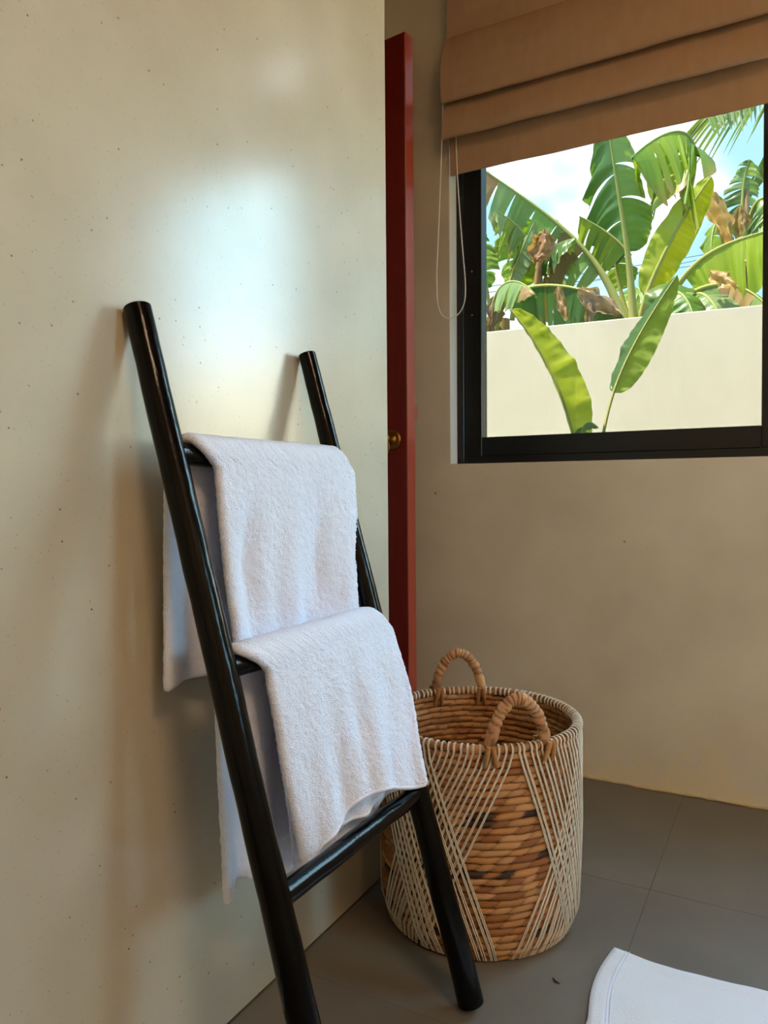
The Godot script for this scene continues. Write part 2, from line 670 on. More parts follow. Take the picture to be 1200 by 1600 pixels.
# one cloth strip of a roman shade: a profile in (depth, height), run along x
func shade_strip(x0: float, x1: float, profile: Array, th: float, sd: int) -> Shape:
	var s := Shape.new()
	var f := noise(3.0, 3, sd)
	var nx := 60
	var pts := []
	var cnt := profile.size()
	var c := Curve3D.new()
	c.bake_interval = 0.006
	for k in cnt:
		var p := Vector3(0, profile[k][1], profile[k][0])
		var tin := Vector3.ZERO
		if k > 0 and k < cnt - 1:
			var dir := (Vector3(0, profile[k + 1][1], profile[k + 1][0]) - Vector3(0, profile[k - 1][1], profile[k - 1][0])) * 0.16
			tin = dir
		c.add_point(p, -tin, tin)
	var baked := c.get_baked_points()
	var loop := PackedVector3Array()
	var m := baked.size()
	for k in m:
		var t := (baked[mini(k + 1, m - 1)] - baked[maxi(k - 1, 0)]).normalized()
		loop.append(baked[k] + Vector3(0, -t.z, t.y) * th / 2)
	for k in range(m - 1, -1, -1):
		var t := (baked[mini(k + 1, m - 1)] - baked[maxi(k - 1, 0)]).normalized()
		loop.append(baked[k] - Vector3(0, -t.z, t.y) * th / 2)
	var g := PackedVector3Array()
	for j in nx + 1:
		var x := lerpf(x0, x1, float(j) / nx)
		for q in loop:
			var wob := f.get_noise_2d(x * 1.2, q.y * 2.0) * 0.003
			g.append(Vector3(x + f.get_noise_2d(q.y * 6.0, j * 0.01) * 0.002, q.y + f.get_noise_2d(x, 7.0) * 0.002, q.z + wob))
	s.grid(g, loop.size(), nx + 1, true, true)
	for e in [0, nx]:
		var q := []
		for k in m - 1:
			var o: int = e * loop.size()
			var quad := [g[o + k], g[o + k + 1], g[o + loop.size() - 2 - k], g[o + loop.size() - 1 - k]]
			if e == nx:
				quad.reverse()
			s.flat(quad)
	return s


func blinds() -> void:
	# [right shade's lift]
	for k in 2:
		var x0 := -0.885 if k == 0 else 0.004
		var x1 := -0.018 if k == 0 else 0.80
		var up := 0.0 if k == 0 else 0.15
		var b := thing("roman_blind", Vector3((x0 + x1) / 2, 2.36, BACK + 0.05), "brown linen roman blind with stacked folds and bead chain at the corner" if k == 0 else "brown linen roman blind raised higher over the open casement", "blind", "roman blinds over the window")
		var s := Shape.new()
		s.box(Vector3(x0, 2.40 + up * 0, BACK + 0.004), Vector3(x1, 2.44, BACK + 0.04), 0.002)
		part(s, "headrail", M.linen, b)
		s = shade_strip(x0, x1, [[BACK + 0.036, 2.41], [BACK + 0.037, 2.25 + up * 0.5], [BACK + 0.040, 2.093 + up]], 0.002, 3 + k)
		part(s, "top_panel", M.linen, b)
		s = shade_strip(x0 - 0.002, x1, [[BACK + 0.030, 2.1 + up], [BACK + 0.043, 2.094 + up], [BACK + 0.062, 2.06 + up], [BACK + 0.078, 2.0 + up], [BACK + 0.080, 1.93 + up], [BACK + 0.076, 1.908 + up], [BACK + 0.064, 1.903 + up], [BACK + 0.03, 1.93 + up], [BACK + 0.022, 1.97 + up]], 0.002, 13 + k)
		part(s, "fold", M.linen, b)
		s = shade_strip(x0 - 0.003, x1, [[BACK + 0.022, 1.97 + up], [BACK + 0.032, 1.93 + up], [BACK + 0.044, 1.90 + up], [BACK + 0.060, 1.862 + up], [BACK + 0.068, 1.83 + up], [BACK + 0.066, 1.812 + up], [BACK + 0.055, 1.806 + up], [BACK + 0.03, 1.825 + up], [BACK + 0.018, 1.86 + up]], 0.002, 23 + k)
		part(s, "fold", M.linen, b)
		s = shade_strip(x0 - 0.003, x1, [[BACK + 0.018, 1.87 + up], [BACK + 0.014, 1.80 + up], [BACK + 0.012, 1.719 + up]], 0.0035, 33 + k)
		part(s, "hem_panel", M.linen, b)
		if k == 1:
			continue
		# endless bead chain
		var c := Curve3D.new()
		c.bake_interval = 0.0030
		for q in [Vector3(-0.893, 1.934, -1.999), Vector3(-0.898, 1.789, -1.999), Vector3(-0.910, 1.535, -1.999), Vector3(-0.916, 1.406, -1.999), Vector3(-0.907, 1.320, -1.999), Vector3(-0.872, 1.294, -1.999), Vector3(-0.836, 1.319, -1.999), Vector3(-0.826, 1.379, -1.999), Vector3(-0.837, 1.522, -1.999), Vector3(-0.854, 1.693, -2.012), Vector3(-0.867, 1.849, -2.030)]:
			c.add_point(q)
		for i in range(1, c.point_count - 1):
			var d := (c.get_point_position(i + 1) - c.get_point_position(i - 1)) * 0.17
			c.set_point_in(i, -d)
			c.set_point_out(i, d)
		s = Shape.new()
		var bp := c.get_baked_points()
		var line := PackedVector3Array()
		var rad := PackedFloat32Array()
		for i in bp.size():
			line.append(bp[i])
			rad.append(0.0024 if i % 2 == 0 else 0.0011)
		s.tube(line, rad, 6)
		var ch := part(s, "bead_chain", M.chain, b)
		ch.set_meta("label", "white bead chain loop")


func door() -> void:
	var o := Vector3(-0.964, 0.0, -1.90)
	var along := Vector3(-0.9925, 0, -0.122)
	var back := Vector3(0.122, 0, -0.9925)
	var at := Transform3D(Basis(along, Vector3.UP, along.cross(Vector3.UP)), o)      # local x along the leaf, z through it
	if (at.basis.z - back).length() > 0.1:
		at = Transform3D(Basis(along, Vector3.UP, -along.cross(Vector3.UP)), o)
	var d := thing("door_1", o, "open dark red wooden door leaf with brass handle behind the partition", "door", "", "structure")
	var s := Shape.new()
	slab(s, at, Vector3(0.003, 0.012, 0), Vector3(0.83, 2.087, 0.04))
	part(s, "leaf", M.door, d)
	s = Shape.new()
	slab(s, at, Vector3(0.0, 0.012, 0.0), Vector3(0.003, 2.087, 0.04))
	part(s, "lit_edge", M.door_edge, d)  # the leaf's own red edge, painted lighter for its sheen
	s = Shape.new()
	slab(s, at, Vector3(0.002, 1.005, 0.04), Vector3(0.03, 1.045, 0.052))
	part(s, "keeper", M.door_edge, d)
	var c := at * Vector3(0.053, 0.945, 0.0)
	var face := -back
	var turn := Transform3D(Basis(Vector3(0, 1, 0).cross(face).normalized(), face, Vector3.ZERO), c)
	turn.basis.z = turn.basis.x.cross(turn.basis.y)
	s = Shape.new()
	s.lathe([[0.0, -0.001], [0.031, -0.001], [0.031, 0.003], [0.028, 0.007], [0.024, 0.008], [0.022, 0.0065], [0.016, 0.008], [0.012, 0.018], [0.013, 0.03], [0.018, 0.038], [0.020, 0.046], [0.016, 0.054], [0.008, 0.057], [0.0, 0.057]], 28, turn)
	var h := part(s, "handle", M.brass, d)
	s = Shape.new()
	var path := PackedVector3Array()
	for k in 13:
		var a := lerpf(PI * 0.45, -PI * 0.55, k / 12.0)
		path.append(c + face * 0.05 + Vector3(0.004 + 0.017 * cos(a), -0.024 + 0.023 * sin(a), 0))
	s.tube(path, PackedFloat32Array([0.0022]), 8)
	part(s, "lever", M.brass, h)


func slab(s: Shape, at: Transform3D, lo: Vector3, hi: Vector3) -> void:      # box() for a frame of either handedness
	if at.basis.determinant() > 0:
		s.box(lo, hi, 0.0015, at)
		return
	var m := Transform3D(at.basis * Basis.from_scale(Vector3(1, 1, -1)), at.origin)
	s.box(Vector3(lo.x, lo.y, -hi.z), Vector3(hi.x, hi.y, -lo.z), 0.0015, m)


# ---------------------------------------------------------------- ladder
func rail_x(y: float) -> float:
	return -0.425 - 0.2864 * y


func stick(a: Vector3, b: Vector3, r0: float, r1: float, sd: int, m: int) -> Shape:
	var s := Shape.new()
	var f := noise(2.2, 3, sd)
	var path := PackedVector3Array()
	var rad := PackedFloat32Array()
	for k in m + 1:
		var t := float(k) / m
		var p := a.lerp(b, t)
		path.append(p + Vector3(f.get_noise_1d(t * 3.0), 0, f.get_noise_1d(t * 3.0 + 50.0)) * 0.0014)
		rad.append(lerpf(r0, r1, t) * (1.0 + 0.025 * f.get_noise_1d(t * 9.0 + 9.0)))
	s.tube(path, rad, 20)
	return s


func ladder() -> void:
	var l := thing("towel_ladder", Vector3(-0.425, 0, -0.86), "black painted wooden towel ladder leaning against the plaster partition", "ladder")
	part(stick(Vector3(rail_x(0.006), 0.008, -0.679), Vector3(rail_x(1.034), 1.030, -0.676), 0.0195, 0.0172, 1, 60), "rail", M.black, l)
	part(stick(Vector3(rail_x(0.008) , 0.011, -1.0445), Vector3(rail_x(1.033), 1.029, -1.047), 0.0205, 0.0145, 2, 60), "rail", M.black, l)
	for q in [[0.843, 0.0145], [0.585, 0.0148], [0.324, 0.0138]]:
		part(stick(Vector3(rail_x(q[0]), q[0] + 0.004, -0.676), Vector3(rail_x(q[0]), q[0] - 0.004, -1.046), q[1], q[1], int(q[0] * 100), 24), "rung", M.black, l)


# ---------------------------------------------------------------- towels
func keyed(keys: Array, s: float, col: int) -> float:
	for k in range(1, keys.size()):
		if s <= keys[k][0]:
			var t: float = clampf((s - keys[k - 1][0]) / (keys[k][0] - keys[k - 1][0]), 0, 1)
			t = lerpf(t, t * t * (3 - 2 * t), 0.6)
			return lerpf(keys[k - 1][col], keys[k][col], t)
	return keys[keys.size() - 1][col]


# A folded towel over a rung. d: rung (x, y), R (radius of the middle layer), th, edges [[s, zl, zr]...] with s from -1 (back hem) over 0 (top) to 1 (front hem),
# front/back: Callable(u) -> Vector2(x, y) of the hem, ripple: Callable(u, s) -> offset along the surface normal
func drape(d: Dictionary) -> Array:
	var nf: int = d.nf
	var nb: int = d.nb
	var na := 14
	var nu: int = d.nu
	var c := PackedVector3Array()
	var rows := 0
	var sv := PackedFloat32Array()
	var total := nb + na + nf + 1
	for j in total:
		var s := 0.0
		for i in nu + 1:
			var u := float(i) / nu
			var p := Vector3.ZERO
			if j < nb:
				var t := 1.0 - float(j) / nb
				var e: Vector2 = d.back.call(u)
				s = -(0.1 + 0.9 * t)
				p = Vector3(lerpf(d.x - d.R, e.x, t), lerpf(d.y, e.y, t), 0)
			elif j <= nb + na:
				var a := PI * (1.0 - float(j - nb) / na)
				s = lerpf(-0.1, 0.1, float(j - nb) / na)
				p = Vector3(d.x + d.R * cos(a), d.y + d.R * sin(a), 0)
			else:
				var t := float(j - nb - na) / nf
				var e: Vector2 = d.front.call(u)
				s = 0.1 + 0.9 * t
				var bow: float = d.get("bow", 0.0)
				p = Vector3(lerpf(d.x + d.R, e.x, t) + bow * sin(PI * t), lerpf(d.y, e.y, t), 0)
			p.z = lerpf(keyed(d.edges, s, 1), keyed(d.edges, s, 2), u)
			if d.has("lift"):
				p += d.lift.call(u, s)
			c.append(p)
		sv.append(s)
	rows = total
	var w := nu + 1
	# normals of the middle layer, then the ripple
	for pass_ in 2:
		var nn := PackedVector3Array()
		for j in rows:
			for i in w:
				var du := c[j * w + mini(i + 1, nu)] - c[j * w + maxi(i - 1, 0)]
				var dv := c[mini(j + 1, rows - 1) * w + i] - c[maxi(j - 1, 0) * w + i]
				nn.append(dv.cross(du).normalized())
		if pass_ == 1:
			return [c, nn, w, rows, sv]
		for j in rows:
			for i in w:
				c[j * w + i] += nn[j * w + i] * float(d.ripple.call(float(i) / nu, sv[j]))
	return []


func cloth(d: Dictionary) -> Shape:
	var r := drape(d)
	var c: PackedVector3Array = r[0]
	var nn: PackedVector3Array = r[1]
	var w: int = r[2]
	var rows: int = r[3]
	var th: float = d.th / 2.0
	var fuzz: float = d.get("fuzz", 0.0009)
	var f := noise(60.0, 2, int(d.seed))
	rng.seed = d.seed
	var g := PackedVector3Array()
	var ring := 2 * w + 6
	for jj in rows + 4:
		var j := clampi(jj - 2, 0, rows - 1)
		var k := 1.0
		var ext := 0.0
		if jj == 0 or jj == rows + 3:
			k = 0.02
			ext = 1.0
		elif jj == 1 or jj == rows + 2:
			k = 0.72
			ext = 0.7
		var away := Vector3.ZERO
		if ext > 0.0:
			away = Vector3(0, -1, 0) * th * ext
		for i in w:
			var p := c[j * w + i]
			var no := nn[j * w + i]
			g.append(p + away + no * (th * k + (rng.randf_range(-fuzz, fuzz) + f.get_noise_3dv(p) * fuzz) * k))
		for e in [[0.7, 0.7], [1.0, 0.0], [0.7, -0.7]]:
			var p := c[j * w + w - 1]
			var du := (p - c[j * w + w - 2]).normalized()
			g.append(p + away + (du * e[0] + nn[j * w + w - 1] * e[1]) * th * k + du * rng.randf_range(-fuzz, fuzz))
		for i in range(w - 1, -1, -1):
			g.append(c[j * w + i] + away - nn[j * w + i] * (th * k + rng.randf_range(-fuzz, fuzz) * k))
		for e in [[0.7, -0.7], [1.0, 0.0], [0.7, 0.7]]:
			var p := c[j * w]
			var du := (p - c[j * w + 1]).normalized()
			g.append(p + away + (du * e[0] + nn[j * w] * e[1]) * th * k + du * rng.randf_range(-fuzz, fuzz))
	var s := Shape.new()
	s.grid(g, ring, rows + 4, true, false)
	return s


func hem_line(d: Dictionary, rad: float, off: float) -> Shape:      # the rolled hem along the front edge
	var r := drape(d)
	var c: PackedVector3Array = r[0]
	var nn: PackedVector3Array = r[1]
	var w: int = r[2]
	var rows: int = r[3]
	var path := PackedVector3Array()
	for i in range(0, w, 2):
		path.append(c[(rows - 1) * w + i] + nn[(rows - 1) * w + i] * off + Vector3(0, -0.002, 0))
	var s := Shape.new()
	s.tube(path, PackedFloat32Array([rad]), 8)
	return s


func towels() -> void:
	# upper towel
	var t := thing("bath_towel", Vector3(rail_x(0.843), 0.55, -0.88), "white terry towel on the top rung of the black ladder", "towel", "white towels on the ladder")
	var d := {"x": rail_x(0.843), "y": 0.845, "R": 0.0215, "th": 0.0125, "nf": 105, "nb": 70, "nu": 125, "seed": 3,
		"edges": [[-1.0, -0.690, -1.01], [-0.1, -0.693, -1.02], [0.05, -0.706, -1.035], [0.16, -0.735, -1.058], [0.35, -0.736, -1.05], [0.6, -0.738, -1.026], [1.0, -0.748, -1.016]],
		"front": func(u): return Vector2(-0.632 + 0.034 * smoothstep(0.45, 1.0, u) + 0.005 * sin(u * 5.0), 0.574 + 0.006 * sin(u * 4.0 + 1.0)),
		"back": func(u): return Vector2(-0.698, 0.552 + 0.004 * sin(u * 9.0)),
		"ripple": func(u, s):
			var a := clampf((absf(s) - 0.15) * 1.5, 0.0, 1.0)
			var k := 0.0045 * sin(u * 15.0 + 0.6 + s) + 0.003 * sin(u * 27.0 + s * 2.0)
			if s > 0:
				k -= 0.022 * exp(-pow((u - 0.15 - 0.1 * (0.5 - s)) / 0.07, 2) - pow((s - 0.52) / 0.22, 2))
				k -= 0.018 * exp(-pow((u - 0.70) / 0.07, 2) - pow((s - 0.5) / 0.3, 2))
			return a * k}
	part(cloth(d), "towel_cloth", M.terry, t)
	# lower towel, drawn over the right rail
	t = thing("bath_towel", Vector3(rail_x(0.585), 0.28, -0.87), "white terry towel on the middle ladder rung with its hems showing", "towel", "white towels on the ladder")
	d = {"x": rail_x(0.585), "y": 0.586, "R": 0.0225, "th": 0.0125, "nf": 110, "nb": 80, "nu": 130, "seed": 4,
		"edges": [[-1.0, -0.706, -1.0], [-0.1, -0.697, -1.0], [0.02, -0.699, -1.02], [0.14, -0.738, -1.048], [0.45, -0.752, -1.046], [1.0, -0.782, -1.006]],
		"front": func(u): return Vector2(lerpf(-0.552, -0.489, pow(u, 0.9)), 0.309 + 0.028 * smoothstep(0.0, 0.12, u) + 0.040 * smoothstep(0.08, 0.45, u) - 0.022 * smoothstep(0.55, 1.0, u)),
		"back": func(u): return Vector2(-0.622, 0.292 - 0.03 * smoothstep(0.1, 0.5, u) + 0.012 * sin(u * 14.0)),
		"ripple": func(u, s):
			var a := clampf((absf(s) - 0.15) * 1.4, 0.0, 1.0)
			var k := 0.004 * sin(u * 13.0 + 0.3) + 0.0025 * sin(u * 30.0 + s * 2.0)
			if s < 0:
				k = 0.009 * sin(u * 22.0 + s)
			elif s > 0:
				k -= 0.012 * exp(-pow((u - 0.52) / 0.08, 2) - pow((s - 0.45) / 0.3, 2)) + 0.008 * exp(-pow((u - 0.83) / 0.06, 2) - pow((s - 0.4) / 0.3, 2))
			return a * k}
	part(cloth(d), "towel_cloth", M.terry, t)
	part(hem_line(d, 0.0035, 0.0042), "hem", M.hem, t)
	var e := d.duplicate()
	e.front = func(u): return Vector2(lerpf(-0.566, -0.513, pow(u, 1.1)), 0.316 + 0.024 * smoothstep(0.0, 0.5, u) + 0.03 * smoothstep(0.6, 1.0, u))
	e.R = 0.0135
	e.th = 0.006
	e.nb = 4
	e.back = func(u): return Vector2(-0.606, 0.575)
	e.edges = [[-1.0, -0.73, -0.99], [0.14, -0.755, -1.0], [1.0, -0.80, -0.968]]
	e.seed = 9
	part(cloth(e), "inner_layer", M.terry, t)
	part(hem_line(e, 0.0028, 0.002), "hem", M.hem, t)
	e = e.duplicate()
	e.front = func(u): return Vector2(lerpf(-0.580, -0.528, u), 0.29 + 0.055 * smoothstep(0.5, 1.0, u))
	e.R = 0.008
	e.seed = 10
	e.edges = [[-1.0, -0.73, -0.99], [0.14, -0.76, -1.0], [1.0, -0.80, -0.985]]
	part(cloth(e), "inner_layer", M.terry, t)


# ---------------------------------------------------------------- basket
const BX := -0.521
const BZ := -1.316
const BH := 0.368
const FIBRES := [Color(0.44, 0.205, 0.07), Color(0.40, 0.18, 0.06), Color(0.50, 0.26, 0.10), Color(0.35, 0.145, 0.045), Color(0.28, 0.11, 0.035), Color(0.45, 0.225, 0.085), Color(0.47, 0.25, 0.11)]
const GROOVE_SHADE := Color(0.07, 0.03, 0.012)      # shade in the grooves between strips, painted as dark colour
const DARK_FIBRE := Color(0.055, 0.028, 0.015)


func basket_r(y: float) -> float:
	var r := lerpf(0.174, 0.183, y / BH) + 0.004 * sin(PI * y / BH)
	if y < 0.035:
		r -= 0.013 * pow(1.0 - y / 0.035, 2)
	return r


func around(deg: float, r: float, y: float) -> Vector3:
	return Vector3(BX + r * cos(deg_to_rad(deg)), y, BZ + r * sin(deg_to_rad(deg)))


# a rope of twisted leaf strips: a tube with slanting grooves, each strip of its own colour
func rope(path: PackedVector3Array, r: float, per: float, sides: int, closed: bool, sd: int, squash := 1.0, dark_share := 0.12, groove := 0.5, pale := 1.0) -> Shape:
	rng.seed = sd
	var cnt := path.size()
	var ends := [0.0]
	var at := 0.0
	while at < cnt:
		at += per * rng.randf_range(0.6, 1.5)
		ends.append(at)
	ends[ends.size() - 1] = float(cnt)
	var seg := PackedInt32Array()
	var kk := 1
	for j in cnt + 1:
		while kk < ends.size() - 1 and ends[kk] <= j:
			kk += 1
		seg.append(kk)
	var cols := []
	var girth := []
	for k in ends.size():
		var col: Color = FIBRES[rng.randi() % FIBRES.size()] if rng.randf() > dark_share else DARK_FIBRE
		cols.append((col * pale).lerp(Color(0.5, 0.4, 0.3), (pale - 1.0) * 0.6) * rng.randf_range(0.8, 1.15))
		girth.append(rng.randf_range(0.9, 1.1))
	var g := PackedVector3Array()
	var gc := PackedColorArray()
	for j in cnt:
		var t := (path[(j + 1) % cnt] - path[(j + cnt - 1) % cnt]).normalized() if closed else (path[mini(j + 1, cnt - 1)] - path[maxi(j - 1, 0)]).normalized()
		var side := t.cross(Vector3.UP)
		if side.length() < 0.05:
			side = Vector3(cos(deg_to_rad(47)), 0, sin(deg_to_rad(47)))
		side = side.normalized()
		var b := side.cross(t).normalized() * -1.0
		for i in sides:
			var a := TAU * i / sides
			var q := float(j) + (float(i) / sides - 0.5) * per * 1.0
			q = fposmod(q, cnt) if closed else clampf(q, 0.0, cnt - 0.01)
			var k := seg[int(q)]
			while k < ends.size() - 1 and ends[k] <= q:
				k += 1
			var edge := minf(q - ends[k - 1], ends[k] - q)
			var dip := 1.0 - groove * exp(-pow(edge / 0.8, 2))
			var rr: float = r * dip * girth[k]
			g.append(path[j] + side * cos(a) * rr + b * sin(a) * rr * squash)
			var mc: Color = cols[k].lerp(GROOVE_SHADE, 0.68 * exp(-pow(edge / 0.7, 2)))  # colour darkens towards each groove to stand for its shade
			gc.append(mc)
	var s := Shape.new()
	if not closed:
		# close the ends
		for i in sides:
			g.append(path[cnt - 1])
			gc.append(gc[gc.size() - 1])
		var g2 := PackedVector3Array()
		var c2 := PackedColorArray()
		for i in sides:
			g2.append(path[0])
			c2.append(gc[0])
		g2.append_array(g)
		c2.append_array(gc)
		s.grid(g2, sides, cnt + 2, true, true, c2)
	else:
		s.grid(g, sides, cnt, true, true, gc, true)
	return s


func basket() -> void:
	var b := thing("laundry_basket", Vector3(BX, 0, BZ), "round woven banana leaf laundry basket laced with white cord", "basket")
	var nc := 29
	for k in nc:
		var y := 0.0075 + k * (BH - 0.0075) / nc
		var path := PackedVector3Array()
		var f := noise(1.5, 2, 100 + k)
		var n := 420
		for j in n:
			var a := 360.0 * j / n
			var wob := f.get_noise_2d(cos(deg_to_rad(a)) * 3.0, sin(deg_to_rad(a)) * 3.0)
			path.append(around(a, basket_r(y) + wob * 0.0012, y + 0.0012 * f.get_noise_2d(cos(deg_to_rad(a)) * 2.0 + 40.0, sin(deg_to_rad(a)) * 2.0)))
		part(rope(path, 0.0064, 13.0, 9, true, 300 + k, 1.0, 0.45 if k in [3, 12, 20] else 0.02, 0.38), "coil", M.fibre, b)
	var path := PackedVector3Array()
	for j in 300:
		path.append(around(360.0 * j / 300, basket_r(BH), BH))
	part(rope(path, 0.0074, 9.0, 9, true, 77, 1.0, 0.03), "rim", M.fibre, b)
	var s := Shape.new()
	s.lathe([[0.0, 0.002], [0.158, 0.002], [0.163, 0.006], [0.158, 0.012], [0.0, 0.012]], 48, Transform3D(Basis.IDENTITY, Vector3(BX, 0, BZ)))
	for k in s.c.size():
		s.c[k] = FIBRES[3]
	part(s, "base", M.fibre, b)
	# white cords: looped over the rim, laced slantwise down the side, crossing in eight fields
	for h in 8:
		for i in 13 + h % 2:
			rng.seed = h * 100 + i
			var top := 51.5 + 90.0 * (h / 2) + (3.2 * i if h % 2 == 0 else 43.0 + 3.35 * i) + rng.randf_range(-0.5, 0.5)
			var low := top + (49.0 if h % 2 == 0 else -36.0) + rng.randf_range(-0.7, 0.7)
			s = Shape.new()
			var lift := 0.0085 + (0.0 if h % 2 == 0 else 0.0016)
			for e in [-1.0, 1.0]:
				var line := PackedVector3Array()
				var o0: float = e * 0.30
				var o1: float = e * rng.randf_range(0.38, 0.66)
				for q in 9:
					var a := deg_to_rad(lerpf(215.0, -35.0, q / 8.0))
					line.append(around(top + o0, basket_r(BH) + cos(a) * 0.0087, BH + sin(a) * 0.0087))
				for q in 9:
					var t := (q + 0.4) / 9.0
					var y := lerpf(BH - 0.012, 0.014, t)
					line.append(around(lerpf(top + o0, low + o1, t), basket_r(y) + lift - 0.001 * sin(PI * t), y))
				line.append(around(low + o1, basket_r(0.008) + 0.0075, 0.006))
				line.append(around(low + o1, basket_r(0.004) - 0.002, 0.0025))
				s.tube(line, PackedFloat32Array([0.00102]), 5)
			part(s, "cord", M.cord, b)
	# two arched handles
	for q in [[47.0, 5], [-125.0, 6]]:
		var a0: float = q[0]
		var arch := PackedVector3Array()
		for k in 91:
			var t := k / 90.0
			var ang := a0 + 15.5 * (1.0 - 2.0 * t) * (1.0 + 0.10 * sin(PI * t))
			var y := BH + 0.004 + 0.078 * pow(sin(PI * t), 0.62)
			if t < 0.05 or t > 0.95:
				y = BH + 0.004 + 0.078 * pow(sin(PI * 0.05), 0.62) * minf(t, 1.0 - t) / 0.05
			# the arch stands on a chord, leaning a little outward
			var rr := basket_r(BH) + 0.002
			var ch := rr * cos(deg_to_rad(15.5)) / maxf(cos(deg_to_rad(ang - a0)), 0.5)
			arch.append(around(ang, lerpf(rr, ch, sin(PI * t)), y))
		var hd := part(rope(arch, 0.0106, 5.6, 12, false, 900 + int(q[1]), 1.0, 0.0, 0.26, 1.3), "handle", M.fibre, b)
		for e in [-1.0, 1.0]:
			for inner in [0.0, 1.0]:
				for sp in [-1.0, 1.0]:
					var leg := PackedVector3Array()
					var da: float = a0 + e * 15.5
					for k in 7:
						var t := k / 6.0
						var out := 0.0095 * sin(PI * (0.5 + 0.5 * t)) + 0.0045
						var r := basket_r(BH) + (out + 0.004 if inner == 0.0 else -out - 0.004)
						leg.append(around(da + sp * (0.9 + 2.0 * t), r, BH + 0.010 - 0.038 * t))
					s = Shape.new()
					var cl := PackedColorArray()
					for k in 7:
						cl.append(FIBRES[(int(q[1]) + int(sp)) % 4])
					s.tube(leg, PackedFloat32Array([0.0042, 0.0045, 0.0045, 0.0042, 0.004, 0.0035, 0.002]), 7, true, cl)
					part(s, "leaf_strip", M.fibre, hd)


# ---------------------------------------------------------------- mat on the floor
func bath_mat() -> void:
	var o := thing("bath_mat", Vector3(0.0, 0, -1.0), "white cotton bath mat lying flat on the grey floor tiles", "mat")
	var nx := 110
	var nz := 110
	var x0 := -0.262
	var z0 := -1.287
	var f := noise(6.0, 3, 12)
	var g := PackedVector3Array()
	for layer in 2:
		var s := Shape.new()
		g = PackedVector3Array()
		for j in nz + 1:
			for i in nx + 1:
				var u := float(i) / nx
				var v := float(j) / nz
				var p := Vector3(x0 + 0.52 * u, 0, z0 + 0.74 * v)
				p.x -= 0.012 * sin(minf(v * 4.0, 1.0) * PI) * (1.0 - u)
				p.z += 0.006 * sin(u * 9.0) * (1.0 - v)
				var edge := minf(minf(u * 0.52, v * 0.74), minf((1 - u) * 0.52, (1 - v) * 0.74))
				var y := 0.010 + f.get_noise_2d(p.x, p.z) * 0.002 + 0.004 * exp(-(u * u + v * v) * 160.0)
				y += 0.0016 * smoothstep(0.03, 0.025, edge) - 0.0012 * exp(-pow((edge - 0.028) / 0.002, 2))
				if edge < 0.001:
					y -= 0.003
				p.y = y if layer == 0 else 0.0004 + 0.008 * exp(-(u * u + v * v) * 160.0)
				g.append(p)
		if layer == 1:
			continue
		s.grid(g, nx + 1, nz + 1, false, true)
		# the sides, rounded down to the floor
		var rim := PackedVector3Array()
		var loop := []
		for i in nx + 1:
			loop.append(i)
		for j in range(1, nz + 1):
			loop.append(j * (nx + 1) + nx)
		for i in range(nx - 1, -1, -1):
			loop.append(nz * (nx + 1) + i)
		for j in range(nz - 1, 0, -1):
			loop.append(j * (nx + 1))
		for row in 3:
			for k in loop:
				var p: Vector3 = g[k]
				var out := (Vector3(p.x, 0, p.z) - Vector3(x0 + 0.26, 0, z0 + 0.37)).normalized()
				rim.append([p, Vector3(p.x, p.y * 0.55, p.z) + out * 0.002, Vector3(p.x, 0.0004, p.z)][row])
		s.grid(rim, loop.size(), 3, true, true)
		part(s, "mat_cloth", M.mat, o)
	# stitched border
	var s := Shape.new()
	for e in [0.026, 0.031]:
		var line := PackedVector3Array()
		for k in 60:
			var v := lerpf(0.02, 0.98, k / 59.0)
			var x: float = x0 + e - 0.012 * sin(minf(v * 4.0, 1.0) * PI)
			var z := z0 + 0.74 * v
			line.append(Vector3(x, 0.0112 + f.get_noise_2d(x, z) * 0.002 + 0.010 * exp(-(v * v) * 160.0), z))
		s.tube(line, PackedFloat32Array([0.0007]), 5)
	part(s, "hem_stitching", M.hem, o)


# ---------------------------------------------------------------- outside
const GREEN := Color(0.19, 0.36, 0.06)
const DEEP := Color(0.08, 0.22, 0.06)
const LIME := Color(0.42, 0.55, 0.06)
const YELLOW := Color(0.88, 0.80, 0.02)
const SAGE := Color(0.34, 0.48, 0.26)
const STRAW := Color(0.60, 0.42, 0.20)
const DEAD := Color(0.36, 0.22, 0.13)


func bez(p: Array, t: float) -> Vector3:
	var q := p.duplicate()
	while q.size() > 1:
		var r := []
		for k in q.size() - 1:
			r.append(q[k].lerp(q[k + 1], t))
		q = r
	return q[0]


